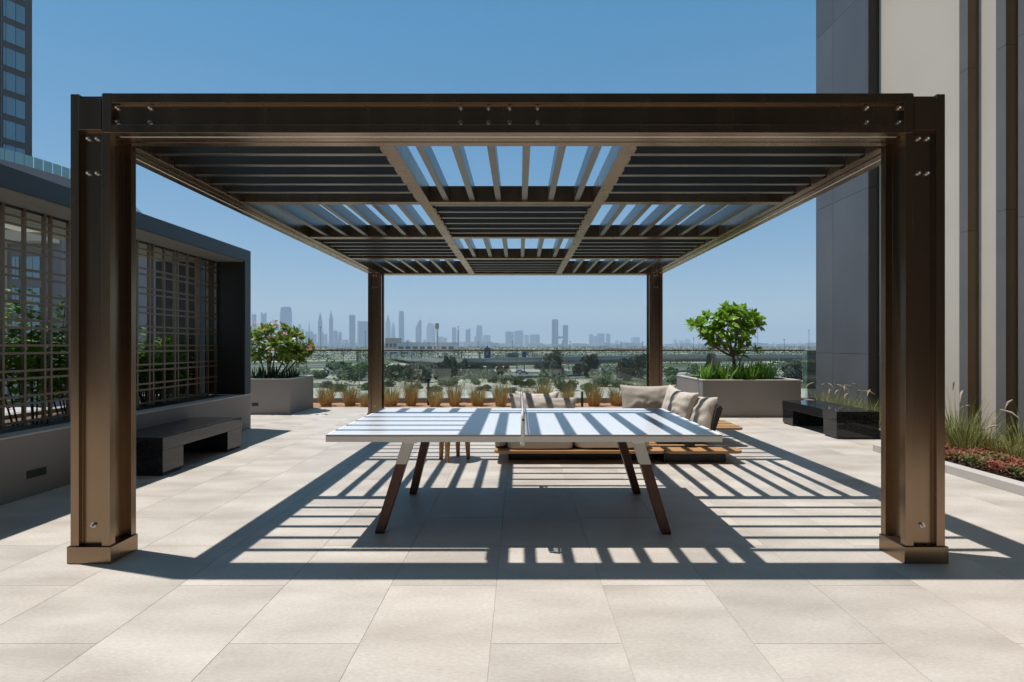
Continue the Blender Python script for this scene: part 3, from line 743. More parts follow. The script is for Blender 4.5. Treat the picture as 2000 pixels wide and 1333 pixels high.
# ------------------------------------------------------------------ bollard lights in the gravel
def bollard(px, d, h, head, label):
    x = PX(px, d); o = empty("bollard_light", (x, d, 0), label, "light", "bollard lights in the gravel")
    MB().tube([(x, d, -0.02), (x, d, h)], 0.028, 12).build("stem", M_darkplastic, o, smooth=True)
    MB().box(x - head, x + head, d - 0.05, d + 0.05, h, h + 0.03).build("head", M_darkplastic, o, bevel=0.003)
bollard(836.5, 12.3, 0.58, 0.052, "tall black bollard light with flat head between dry grass clumps")
bollard(1137, 12.0, 0.30, 0.022, "short black bollard light behind the sofa cushions")

# ================================================================== PLANTS
def rosette_mesh(n, L, W, seed, m):
    r = random.Random(seed); b = MB()
    for k in range(n):
        a = 2.39996 * k + r.uniform(-.2, .2); el = R(r.uniform(-5, 62) if k > n * .3 else r.uniform(45, 80))
        d = Vector((math.cos(a) * math.cos(el), math.sin(a) * math.cos(el), math.sin(el)))
        b.leaf((0, 0, r.uniform(-.03, .02)), d, (0, 0, 1), L * r.uniform(.7, 1.1), W * r.uniform(.8, 1.15), r.uniform(.1, .45), (0.5, 0.95, 0.85))
    me = b.mesh("leaf_rosette"); me.materials.append(m)
    for p in me.polygons: p.use_smooth = True
    return me
def flower_mesh(seed):
    r = random.Random(seed); b = MB()
    for k in range(9):
        c = Vector((r.uniform(-.06, .06), r.uniform(-.06, .06), r.uniform(-.01, .07)))
        for j in range(5):
            a = 2 * math.pi * j / 5 + r.random(); d = Vector((math.cos(a), math.sin(a), r.uniform(.2, .7)))
            b.leaf(c, d, (0, 0, 1), 0.042, 0.030, 0.1, (0.6, 1, 0.9))
    me = b.mesh("flower_head"); me.materials.append(M_flower); return me
ROSA = [rosette_mesh(14, 0.27, 0.088, s, M_leafA) for s in (1, 2, 3)]
ROSB = [rosette_mesh(15, 0.26, 0.068, s, M_leafB) for s in (4, 5, 6)]
FLW = [flower_mesh(s) for s in (1, 2)]
def limb(p0, p1, r0, r1, sag=0.06, n=5):
    p0 = Vector(p0); p1 = Vector(p1); out = []
    for k in range(n + 1):
        t = k / n; p = p0.lerp(p1, t); p.z -= sag * math.sin(math.pi * t); out.append(p)
    return out, [r0 + (r1 - r0) * k / n for k in range(n + 1)]
# tree in the right-hand box
D_T = 11.0
tr = empty("frangipani_tree", (PX(1436, D_T), D_T, 0.645), "small round-crowned frangipani tree with glossy bright green leaves", "tree")
tb = MB(); X0 = PX(1436, D_T)
fork = Vector((PX(1433, D_T), D_T, PZ(697, D_T)))
P, Q = limb((X0, D_T, 0.60), fork, 0.042, 0.034, 0); tb.tube(P, Q, 8)
tips = []
rr = random.Random(21)
def crown_pt():
    while True:
        u, v, q = rr.uniform(-1, 1), rr.uniform(-1, 1), rr.uniform(-1, 1)
        if u * u + v * v + q * q < 1: return u, v, q
cl = []
for k in range(66):
    u, v, q = crown_pt(); s = (u * u + v * v + q * q) ** .5
    f = (0.78 + 0.22 * s) / max(s, .2); u, v, q = u * f, v * f, q * f
    m_ = max(1.0, (u * u + v * v + q * q) ** .5); u, v, q = u / m_, v / m_, q / m_
    bump_ = 1 + 0.34 * mnoise.noise((u * 2.3, v * 2.3, q * 2.3)); cl.append((PX(1420, D_T) + u * 0.65 * bump_, D_T + v * 0.55 * bump_, PZ(636, D_T) + q * 0.36 * bump_))
for k in range(9):
    a = rr.uniform(0, 6.28); cl.append((PX(1432, D_T) + 0.33 * rr.uniform(-1, 1), D_T + 0.3 * math.sin(a), PZ(683, D_T) + 0.12 * rr.uniform(-1, 1)))
for px, py in ((1380, 663), (1400, 655), (1424, 640), (1440, 648), (1462, 655), (1450, 625), (1410, 625)):
    e = Vector((PX(px, D_T), D_T + rr.uniform(-.25, .25), PZ(py, D_T)))
    P, Q = limb(fork, e, 0.027, 0.013, 0.05); tb.tube(P, Q, 6); tips.append(e)
P, Q = limb((PX(1441, D_T), D_T - .05, 0.62), (PX(1443, D_T), D_T - .05, PZ(704, D_T)), 0.016, 0.012, 0); tb.tube(P, Q, 6)
for px, py in ((1457, 676), (1430, 684)):
    P, Q = limb((PX(1443, D_T), D_T - .05, PZ(704, D_T)), (PX(px, D_T), D_T - .1, PZ(py, D_T)), 0.012, 0.008, 0.02); tb.tube(P, Q, 6)
for c in cl:
    t = min(tips, key=lambda e: (e - Vector(c)).length)
    P, Q = limb(t, c, 0.010, 0.007, 0.03, 3); tb.tube(P, Q, 5)
tb.build("trunk", M_bark, tr, smooth=True)
def place_ros(parent, c, mesh, center, s):
    d = (Vector(c) - Vector(center)); d.z = abs(d.z) * .8 + .35; d.normalize()
    e = d.to_track_quat('Z', 'Y').to_euler(); L = root_of(parent).location
    o = inst("leaf_rosette", mesh, parent, Vector(c) - L, e, (s, s, s)); return o
for k, c in enumerate(cl): place_ros(tr, c, ROSA[k % 3], (PX(1422, D_T), D_T, PZ(665, D_T)), rr.uniform(.72, 1.05))
# flowering shrub in the left-hand box
D_S = 11.15
fs = empty("flowering_shrub", (PX(535, D_S), D_S, 0.645), "bushy frangipani shrub with pink flower heads beside the dark portal", "shrub")
tb = MB(); cl = []; rr = random.Random(5)
base = Vector((PX(527, D_S), D_S, 0.60)); tips = []
for px, py in ((505, 700), (515, 690), (530, 685), (548, 690), (565, 698), (580, 692), (540, 670)):
    e = Vector((PX(px, D_S), D_S + rr.uniform(-.3, .3), PZ(py, D_S))); P, Q = limb(base, e, 0.026, 0.013, 0.08); tb.tube(P, Q, 6); tips.append(e)
for k in range(70):
    u, v, q = crown_pt(); s = (u * u + v * v + q * q) ** .5; f = (0.6 + .4 * s) / max(s, .2); u, v, q = u * f, v * f, q * f
    cl.append((PX(538, D_S) + u * 0.66, D_S + v * 0.5, PZ(680, D_S) + q * 0.36 + 0.05 * (1 - u * u)))
for k in range(10): cl.append((PX(600 - rr.random() * 22, D_S), D_S + rr.uniform(-.3, .3), PZ(698 + rr.uniform(-14, 8), D_S)))
for c in cl:
    t = min(tips, key=lambda e: (e - Vector(c)).length); P, Q = limb(t, c, 0.010, 0.007, 0.03, 3); tb.tube(P, Q, 5)
tb.build("trunk", M_bark, fs, smooth=True)
for k, c in enumerate(cl): place_ros(fs, c, ROSB[k % 3], (PX(538, D_S), D_S, PZ(705, D_S)), rr.uniform(.75, 1.05))
for k, (px, py) in enumerate(((500, 638), (542, 642), (530, 663), (606, 685), (537, 631), (497, 668), (517, 648), (556, 655), (585, 668))):
    L = fs.location; c = Vector((PX(px, D_S - .45), D_S - .45, PZ(py, D_S - .45)))
    s = 0.85 if k < 4 else 0.6
    inst("flower_head", FLW[k % 2], fs, c - L, (R(20), 0, k), (s, s, s * (1.6 if k == 3 else 1)))
    
# strap-leaved plants under both
def strap_mesh(n, H, W, seed, m):
    r = random.Random(seed); b = MB()
    for k in range(n):
        a = r.uniform(0, 6.283); lean = r.uniform(.15, .8)
        d = Vector((math.cos(a) * lean, math.sin(a) * lean, 1)); L = H * r.uniform(.65, 1.1)
        b.leaf((r.uniform(-.05, .05), r.uniform(-.05, .05), -0.02), d, (math.cos(a), math.sin(a), 0.3), L, W * r.uniform(.8, 1.2), r.uniform(.1, .45) * lean, (1.0, 1.0, 0.6))
    me = b.mesh("strap_leaf_plant"); me.materials.append(m)
    return me
SM = [strap_mesh(26, 0.46, 0.042, s, M_strapleaf) for s in (1, 2, 3)]
SD = [strap_mesh(18, 0.36, 0.036, s, M_strapdark) for s in (4, 5)]
def top_inst(name, me, loc, rz_, s, label, cat, group):
    o = bpy.data.objects.new(name, me); COL.objects.link(o); o.location = loc; o.rotation_euler = (0, 0, rz_)
    o.scale = (s, s, s) if not hasattr(s, '__len__') else s
    return tag(o, label, cat, group, "thing")
sp = [(1373, 10.45), (1396, 10.6), (1419, 10.42), (1441, 10.5), (1466, 10.42), (1490, 10.5), (1382, 11.0), (1408, 11.1), (1455, 11.1), (1478, 11.2), (1500, 10.9)]
sp.sort()
for k, (px, d) in enumerate(sp):
    top_inst("strap_leaf_plant", SM[k % 3], (PX(px, d), d, 0.645), k * 1.7, rnd.uniform(.85, 1.12),
             "bright green strap-leaved plant, %s from the left below the round-crowned tree" % ordn(k + 1), "plant", "strap-leaved plants under the tree")
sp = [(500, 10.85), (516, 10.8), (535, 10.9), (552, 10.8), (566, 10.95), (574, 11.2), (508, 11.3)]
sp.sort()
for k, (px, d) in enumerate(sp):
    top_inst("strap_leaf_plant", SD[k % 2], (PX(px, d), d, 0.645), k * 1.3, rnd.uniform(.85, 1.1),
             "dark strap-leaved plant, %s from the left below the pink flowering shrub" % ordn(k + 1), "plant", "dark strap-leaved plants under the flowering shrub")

# dry ornamental grasses along the railing
def dry_mat():
    m = mat("dry_grass", (0.3, 0.2, 0.1), 0.8, translucent=0.25)
    n = m.node_tree.nodes; l = m.node_tree.links
    tc = n.new("ShaderNodeTexCoord"); sx = n.new("ShaderNodeSeparateXYZ"); l.new(tc.outputs["Generated"], sx.inputs[0])
    no = n.new("ShaderNodeTexNoise"); no.inputs["Scale"].default_value = 9; l.new(tc.outputs["Object"], no.inputs["Vector"])
    ad = n.new("ShaderNodeMath"); ad.operation = 'MULTIPLY_ADD'; ad.inputs[1].default_value = 0.5; l.new(no.outputs["Fac"], ad.inputs[0]); l.new(sx.outputs["Z"], ad.inputs[2])
    r = n.new("ShaderNodeValToRGB"); e = r.color_ramp.elements
    e[0].position = 0.42; e[0].color = (0.56, 0.35, 0.14, 1); e[1].position = 0.84; e[1].color = (0.27, 0.25, 0.09, 1)
    x = e.new(1.0); x.color = (0.22, 0.20, 0.09, 1)
    l.new(ad.outputs[0], r.inputs[0]); l.new(r.outputs[0], n["Principled BSDF"].inputs["Base Color"])
    for q in n:
        if q.type == 'BSDF_TRANSLUCENT': l.new(r.outputs[0], q.inputs[0])
    return m
M_dry = dry_mat()
def grass_mesh(n, H, spread, seed, m, W=0.006, bend=0.05, base=0.07):
    st_ = rnd.getstate(); rnd.seed(seed); b = MB()
    for k in range(n):
        a = rnd.uniform(0, 6.283); r0 = base * math.sqrt(rnd.random()); h = H * rnd.uniform(.45, 1.0); s = spread * rnd.uniform(.1, 1) ** .8
        bs_ = (r0 * math.cos(a), r0 * math.sin(a), -.015); a2 = a + rnd.uniform(-.5, .5)
        b.blade(bs_, (bs_[0] + s * math.cos(a2), bs_[1] + s * math.sin(a2), h), W * rnd.uniform(.7, 1.3), bend)
    rnd.setstate(st_)
    me = b.mesh("ornamental_grass"); me.materials.append(m); return me
DG = [grass_mesh(360, 0.64, 0.24, s, M_dry, bend=0.12, base=0.10) for s in (11, 12, 13, 14)]
gx = [637, 684, 714, 762, 803, 849, 888, 933, 978, 1022, 1060, 1109, 1160, 1205, 1243]
for k, px in enumerate(gx):
    d = 12.12 + 0.10 * math.sin(k * 2.1); h = {2: .62, 4: 1.08, 10: 1.0, 11: 1.15}.get(k, 0.95)
    top_inst("ornamental_grass", DG[k % 4], (PX(px, d), d, 0), k * 1.1, (1.12 + .24 * math.sin(k * 2.7), 1.05 + .2 * math.cos(k * 1.9), h * (1 + .12 * math.sin(k * 3.3))),
             "upright dry straw-coloured grass clump, %s from the left along the railing" % ordn(k + 1), "grass clump", "dry grass clumps along the glass railing")
# feathery grasses on the right
def plume_parts(o, n, H, seed):
    r = random.Random(seed)
    for k in range(n):
        a = r.uniform(0, 6.283); s = r.uniform(.15, .34) * H / .6; h = H * r.uniform(.85, 1.15)
        pts = [Vector((0, 0, 0)), Vector((s * .35 * math.cos(a), s * .35 * math.sin(a), h * .6)), Vector((s * .7 * math.cos(a), s * .7 * math.sin(a), h * .92)),
               Vector((s * .95 * math.cos(a), s * .95 * math.sin(a), h)), Vector((s * 1.35 * math.cos(a), s * 1.35 * math.sin(a), h * .96)), Vector((s * 1.6 * math.cos(a), s * 1.6 * math.sin(a), h * .86))]
        b = MB(); b.tube(pts[:4], 0.0016, 4); q = b.mesh("stalk"); q.materials.append(M_fresh)
        c = MB(); c.tube([pts[3], pts[3].lerp(pts[4], .5), pts[4], pts[5]], [0.005, 0.011, 0.011, 0.003], 6); q2 = c.mesh("plume"); q2.materials.append(M_plume)
        inst("stalk", q, o, (0, 0, 0)); inst("plume", q2, o, (0, 0, 0))
FG = [grass_mesh(95, 0.55, 0.34, s, M_fresh, W=0.007, bend=0.16, base=0.07) for s in (21, 22, 23)]
def feather(px, d, z, h, n, k, label):
    o = empty("feather_grass", (PX(px, d), d, z), label, "grass clump", "feathery grasses by the building"); o["kind"] = "thing"
    inst("blades", FG[k % 3], o, (0, 0, 0), (0, 0, k), (h / .55,) * 3); plume_parts(o, n, h * 1.12, k)
bench_g = [(1603, 10.4), (1624, 9.9), (1648, 9.5), (1668, 9.0), (1690, 8.7), (1708, 8.3)]
for k, (px, d) in enumerate(bench_g):
    feather(px, d, 0.09, 0.50, 4 if k < 3 else 2, k, "feathery green grass with curved plumes, %s from the left behind the right-hand bench" % ordn(k + 1))
bed_g = [(1888, 6.2, .66), (1925, 6.3, .5), (1998, 6.2, .6), (1868, 6.55, .78), (1900, 6.35, .52), (1985, 5.75, .44), (1955, 6.0, .34), (1850, 6.7, .58)]
bed_g.sort()
for k, (px, d, h) in enumerate(bed_g):
    feather(px, d, 0.065, h, 1 if h < .7 else 2, k + 3, "tall arching green grass, %s from the left in the bed by the fins" % ordn(k + 1))
# low red-green ground cover
gc = MB(); r = random.Random(3)
for k in range(30000):
    x = r.uniform(4.74, 6.48); y = r.uniform(2.6, 6.77)
    if y < 4.2 and x < 4.9 and r.random() < .5: continue
    hgt = 0.07 + 0.07 * mnoise.noise((x * 2.2, y * 2.2, 0)) + r.random() * .09; a = r.uniform(0, 6.283)
    d = Vector((math.cos(a), math.sin(a), r.uniform(-.1, .9))).normalized() * r.uniform(.018, .034); s = Vector((-d.y, d.x, r.uniform(-.01, .01))) * .45
    p = Vector((x, y, 0.055 + hgt)); gc.quad(p - d, p + s, p + d, p - s)
tag(gc.build("ground_cover", M_cover, kind="stuff"), "low red and green ground cover filling the kerbed bed by the building", "ground cover")

# shrubs behind the trellis
def shrub_mesh(seed, n=1500, H=1.15, Rr=0.50):
    r = random.Random(seed); b = MB(); s = MB()
    for q in range(12):
        a = r.uniform(0, 6.28); rad = r.uniform(.05, .9) * Rr; h = H * r.uniform(.6, 1.1)
        pts = [Vector((rad * .4 * math.cos(a), rad * .4 * math.sin(a), -.05)), Vector((rad * .8 * math.cos(a), rad * .8 * math.sin(a), h * .5)), Vector((rad * math.cos(a), rad * math.sin(a), h))]
        s.tube(pts, [.010, .008, .004], 5)
        for k in range(n // 12):
            t = r.uniform(.32, 1.0) ** .7; p = pts[1].lerp(pts[2], max(0, t * 2 - 1)) if t > .5 else pts[0].lerp(pts[1], t * 2)
            g_ = .17 * (1.1 - t * .4); p = p + Vector((r.gauss(0, g_), r.gauss(0, g_), r.gauss(0, .09)))
            a2 = r.uniform(0, 6.28); d = Vector((math.cos(a2), math.sin(a2), r.uniform(-.5, .3)))
            b.leaf(p, d, (0, 0, 1), r.uniform(.055, .10), r.uniform(.05, .085), .2, (0.7, 1, .7))
    me = b.mesh("foliage"); me.materials.append(M_vine); ms = s.mesh("stem"); ms.materials.append(M_stem); return me, ms
SH = [shrub_mesh(s) for s in (31, 32, 33)]
ysh = [3.6, 4.1, 4.6, 5.4, 6.1, 6.75, 7.35, 7.95, 8.3]
for k, y in enumerate(ysh):
    x = -5.66 + 0.12 * math.sin(k * 1.9); hs = [1.0, 1.0, .95, 1.0, 1.2, .85, .95, .85, .7][k]
    o = empty("trellis_shrub", (x, y, 0.47), "leafy green shrub behind the lattice trellis, %s counted from the near end" % ordn(k + 1), "shrub", "shrubs behind the trellis")
    inst("foliage", SH[k % 3][0], o, (0, 0, 0), (0, 0, k * 1.3), (1, 1, hs)); inst("stem", SH[k % 3][1], o, (0, 0, 0), (0, 0, k * 1.3), (1, 1, hs))

# ================================================================== NEIGHBOURING TOWER AND PODIUM
pod = empty("podium_building", (-60, 66, GZ), "mauve podium building with curved glass-edged roof terrace, seen through the trellis", "building")
MB().box(-95, -55.0, 64, 95, GZ, 20.6).build("wall", M_mauve2, pod)
arc = [(-95, 40), (-70, 46), (-62, 50), (-58.2, 53.2), (-55.9, 56.6), (-54.7, 60), (-54.0, 64), (-54.1, 68), (-55.0, 72), (-58, 80), (-68, 95), (-95, 98)]
sm = []
for k in range(len(arc) - 1):
    for q in range(4):
        t = q / 4; p0 = arc[max(k - 1, 0)]; p1 = arc[k]; p2 = arc[k + 1]; p3 = arc[min(k + 2, len(arc) - 1)]
        sm.append(tuple(0.5 * (2 * p1[i] + (p2[i] - p0[i]) * t + (2 * p0[i] - 5 * p1[i] + 4 * p2[i] - p3[i]) * t * t + (3 * p1[i] - p0[i] - 3 * p2[i] + p3[i]) * t ** 3) for i in (0, 1)))
sm.append(arc[-1])
MB().prism(sm, 20.1, 21.35, lambda u, v, a: (u, v, a)).build("roof_slab", M_mauve2, pod)
for k in range(4, 40, 1):
    (xa, ya), (xb, yb) = sm[k], sm[k + 1]
    ln_ = math.hypot(xb - xa, yb - ya); tx, ty = (xb - xa) / ln_, (yb - ya) / ln_; nx_, ny_ = -ty * .03, tx * .03
    q = MB(); e = .05
    q.prism([(xa + tx * e, ya + ty * e), (xb - tx * e, yb - ty * e), (xb - tx * e + nx_, yb - ty * e + ny_), (xa + tx * e + nx_, ya + ty * e + ny_)], 21.355, 22.6, lambda u, v, a: (u, v, a))
    q.build("balustrade_panel", M_balglass, pod)
MB().box(-95, -55.2, 62.2, 63.99, 13.6, 14.9).build("cornice", M_cream, pod)
for r_, zz in enumerate((-9.5, -5.8, -2.0, 1.75, 5.5, 9.25)):
    for xa, xb in ((-60.9, -60.0), (-59.3, -57.5)):
        wd = MB().box(xa, xb, 63.93, 63.99, zz, zz + 2.85).build("window", M_pole, pod)
        mid = (xa + xb) / 2
        for u0, u1 in ((xa + .05, mid - .03), (mid + .03, xb - .05)):
            for v0, v1 in ((zz + .06, zz + 0.9), (zz + .96, zz + 2.79)):
                MB().box(u0, u1, 63.90, 63.928, v0, v1).build("pane", M_glassfar, wd)
MB().box(-62.2, -61.5, 63.6, 63.99, GZ, 13.55).build("pilaster", M_cream, pod)
tw = empty("tower", (-72, 75, 21.4), "tall brown tower with stacked blue glass windows rising at the picture edge", "building")
DIR = Vector((0.42, 0.9076, 0)).normalized(); NRM = Vector((DIR.y, -DIR.x, 0)); CR = Vector((-68.6, 75, 0))
def tower_pt(t, off, z): return tuple(CR - DIR * t + NRM * off + Vector((0, 0, z)))
def tower_box(t0, t1, o0, o1, z0, z1):
    b = MB(); b.v = [tower_pt(t0, o0, z0), tower_pt(t1, o0, z0), tower_pt(t1, o1, z0), tower_pt(t0, o1, z0), tower_pt(t0, o0, z1), tower_pt(t1, o0, z1), tower_pt(t1, o1, z1), tower_pt(t0, o1, z1)]
    b.f = [(3, 2, 1, 0), (4, 5, 6, 7), (0, 1, 5, 4), (1, 2, 6, 5), (2, 3, 7, 6), (3, 0, 4, 7)]; return b
tower_box(0, 14, -14, 0, 21.36, 95).build("wall", M_purple, tw)
for k in range(20):
    z0 = 22.9 + 3.3 * k
    wd = tower_box(0.75, 3.2, 0.001, 0.03, z0, z0 + 2.5).build("window", M_darkplastic, tw)
    tower_box(0.80, 1.80, 0.031, 0.05, z0 + .04, z0 + 2.46).build("pane", M_glassfar, wd); tower_box(1.86, 2.85, 0.031, 0.05, z0 + .04, z0 + 2.46).build("pane", M_glassfar, wd)
    tower_box(2.90, 3.16, 0.031, 0.05, z0 + .04, z0 + 2.46).build("pane", M_glassfar, wd)
tower_box(3.35, 3.45, 0.001, 0.25, 21.36, 94).build("mullion", M_pole, tw)

# ================================================================== MIDDLE DISTANCE
# flyover
fl = empty("flyover", (60, 200, GZ), "long concrete road flyover crossing the sandy ground beyond the railing", "bridge")
fp = [(780, 420, 698), (840, 300, 701), (890, 235, 702), (930, 205, 700), (1000, 200, 699.5), (1100, 210, 697), (1200, 228, 695.2), (1290, 245, 694.3), (1450, 262, 693.8), (1650, 280, 693.6), (1900, 300, 693.5)]
pts = [Vector((PX(p, d), d, PZ(y, d))) for p, d, y in fp]
deck = MB(); sec = [(-6, 0.9), (-5.7, 0.9), (-5.7, 0), (5.7, 0), (5.7, 0.9), (6, 0.9), (6, -0.5), (2.6, -2.0), (-2.6, -2.0), (-6, -0.5)]
for k, p in enumerate(pts):
    t = (pts[min(k + 1, len(pts) - 1)] - pts[max(k - 1, 0)]); t.z = 0; t.normalize(); s = Vector((-t.y, t.x, 0))
    deck.v += [tuple(p + s * u + Vector((0, 0, v - .9))) for u, v in sec]
n = len(sec)
for k in range(len(pts) - 1):
    for j in range(n):
        j2 = (j + 1) % n; deck.f.append((k * n + j, (k + 1) * n + j, (k + 1) * n + j2, k * n + j2))
deck.build("deck", M_concrete, fl)
for px, d, y in ((960, 202, 699.8), (1060, 206, 698), (1165, 222, 696), (1262, 240, 694.5), (1400, 256, 694), (1545, 270, 693.7)):
    x = PX(px, d); z = PZ(y, d) - 2.8
    MB().frustum(x, d, GZ, z - 1.2, 0.9, 0.9, 0.9, 0.9).frustum(x, d, z - 1.195, z, 0.95, 0.95, 2.4, 1.2).build("pier", M_concrete, fl)
def simple_building(name, px0, px1, py0, d, dep, m, label, cat="building", parts=None):
    x0, x1 = PX(px0, d), PX(px1, d)
    o = empty(name, ((x0 + x1) / 2, d, GZ), label, cat)
    zt = PZ(py0, d)
    MB().box(x0, x1, d, d + dep, GZ, zt).build("wall", m, o)
    MB().box(x0 - .4, x1 + .4, d - .4, d + dep + .4, zt + .002, zt + 0.5).build("roof_edge", M_concrete, o)
    nb_ = max(3, int((x1 - x0) / 12))
    for k in range(nb_):
        xa = x0 + (x1 - x0) * (k + .15) / nb_; xb = x0 + (x1 - x0) * (k + .85) / nb_
        MB().box(xa, xb, d - .15, d - .01, GZ + (zt - GZ) * .35, GZ + (zt - GZ) * .62).build("window_band", M_darkbox, o)
    return o
simple_building("hall", 752, 775, 661, 950, 40, M_tan, "tan block standing above the long pale hall on the horizon")
simple_building("hall", 776, 888, 670, 900, 60, M_whiteb, "long pale grey exhibition hall below the hazy skyline")
simple_building("hall", 640, 690, 679, 1100, 50, M_whiteb, "low white shed beside the pergola post on the horizon")
simple_building("hall", 738, 800, 684, 620, 30, M_whiteb, "low white building with dark openings behind the palm rows")
simple_building("hall", 1180, 1290, 680.5, 1300, 60, M_tan, "low tan shed on the horizon beside the far pergola post")
ms = empty("signal_mast", (PX(854, 700), 700, GZ), "slender white mast with a brown boxy head rising over the hall", "mast")
MB().tube([(PX(854, 700), 700, GZ), (PX(854, 700), 700, PZ(642, 700))], [2.0, 0.9], 10).build("shaft", M_whiteb, ms)
MB().box(PX(850.5, 700), PX(857, 700), 698, 702, PZ(643, 700), PZ(632, 700)).build("head", M_tan, ms)
bt = empty("blue_tower_sign", (PX(951, 230), 230, GZ), "dark blue billboard tower with a stepped top beside the flyover", "sign")
MB().box(PX(946, 230), PX(958, 230), 229, 230.5, PZ(700, 230), PZ(681, 230)).build("panel", M_bluesign, bt)
MB().box(PX(947, 230), PX(957.5, 230), 229.1, 230.4, PZ(680.9, 230), PZ(679, 230)).build("crest", M_bluesign, bt)
MB().box(PX(951, 230), PX(953, 230), 229.2, 230.3, PZ(678.9, 230), PZ(675.5, 230)).build("finial", M_darkplastic, bt)
MB().box(PX(949, 230), PX(954, 230), 228.95, 228.99, PZ(694, 230), PZ(688, 230)).build("emblem", M_tan, bt)
MB().tube([(PX(952, 230), 230, GZ), (PX(952, 230), 230, PZ(700, 230))], 0.5, 8).build("post", M_darkplastic, bt)
db = empty("mesh_screen", (PX(1002, 240), 240, GZ), "dark corrugated screen box next to the blue signs", "screen")
MB().box(PX(991, 240), PX(1013, 240), 239, 243, PZ(703, 240), PZ(690, 240)).build("panel", M_darkbox, db)
for k in range(11): MB().box(PX(991.5 + 2 * k, 240), PX(992.2 + 2 * k, 240), 238.8, 238.99, PZ(703, 240), PZ(690, 240)).build("rib", M_whiteb, db)
for px in (994, 1010): MB().box(PX(px, 240) - .2, PX(px, 240) + .2, 240, 240.5, GZ, PZ(703, 240)).build("post", M_pole, db)
bs2 = empty("blue_sign", (PX(1024, 240), 240, GZ), "plain bright blue road sign right of the dark screen", "sign")
MB().box(PX(1020.5, 240), PX(1028, 240), 239, 239.6, PZ(702, 240), PZ(687, 240)).build("panel", M_bluesign, bs2)
MB().box(PX(1024, 240) - .25, PX(1024, 240) + .25, 239.1, 239.5, GZ, PZ(702, 240)).build("post", M_pole, bs2)
# lamp masts
lm = [(626, 640, 520), (713.5, 649, 420), (741, 655, 430), (796, 668, 500), (838, 670, 520), (895, 639, 210), (934, 669, 420), (1001, 668, 380), (1099, 668, 330), (1113.5, 668.5, 340), (1213, 669, 330), (1255.5, 669.5, 380), (1355, 661, 430), (1480, 640, 240), (1474, 671, 420), (1532, 664, 330), (1580, 646, 300)]
for k, (px, py, d) in enumerate(lm):
    x = PX(px, d); zt = PZ(py, d)
    o = empty("lamp_mast", (x, d, GZ), "thin street lamp mast beyond the railing, %s counted from the left" % ordn(k + 1), "lamp", "street lamp masts beyond the railing")
    rdi = 0.00034 * d
    MB().tube([(x, d, GZ), (x, d, zt)], [rdi * 1.4, rdi], 6).build("pole", M_pole, o)
    MB().box(x - rdi * 4.5, x + rdi * 4.5, d - rdi * 2, d + rdi * 2, zt, zt + rdi * 3).build("lamp_head", M_pole, o)
# trees
def bush_mesh(seed, n=2200, flat=0.75, q=0.17):
    r = random.Random(seed); b = MB(); lobes = []
    for k in range(11):
        a = r.uniform(0, 6.28); rad = r.uniform(0, .62); lobes.append((rad * math.cos(a), rad * math.sin(a), r.uniform(.30, .80) * flat * 1.25, r.uniform(.20, .36)))
    for k in range(n):
        lx, ly, lz, lr = r.choice(lobes)
        v = Vector((r.gauss(0, 1), r.gauss(0, 1), r.gauss(0, 1))).normalized() * lr * r.uniform(.6, 1.05)
        p = Vector((lx, ly, lz)) + v
        if p.z < 0.02: p.z = r.uniform(.02, .25)
        d = Vector((r.gauss(0, 1), r.gauss(0, 1), r.gauss(0, .6))).normalized() * q * r.uniform(.25, .55); s = d.orthogonal().normalized() * d.length * r.uniform(.4, .8)
        b.quad(p - d, p + s, p + d, p - s)
    return b.mesh("crown")
BM = []
for s, m in ((1, M_treeA), (2, M_treeB), (3, M_treeC)):
    for q in range(2):
        me = bush_mesh(10 * s + q); me.materials.append(m); BM.append(me)
tk = MB(); tk.tube([(0, 0, -.02), (.02, 0, .25), (0.0, .03, .55)], [.035, .028, .012], 6); tk.tube([(.02, 0, .2), (.2, .1, .5)], [.02, .008], 5); tk.tube([(.01, 0, .22), (-.2, -.05, .55)], [.02, .008], 5)
TRK = tk.mesh("trunk"); TRK.materials.append(M_trunk)
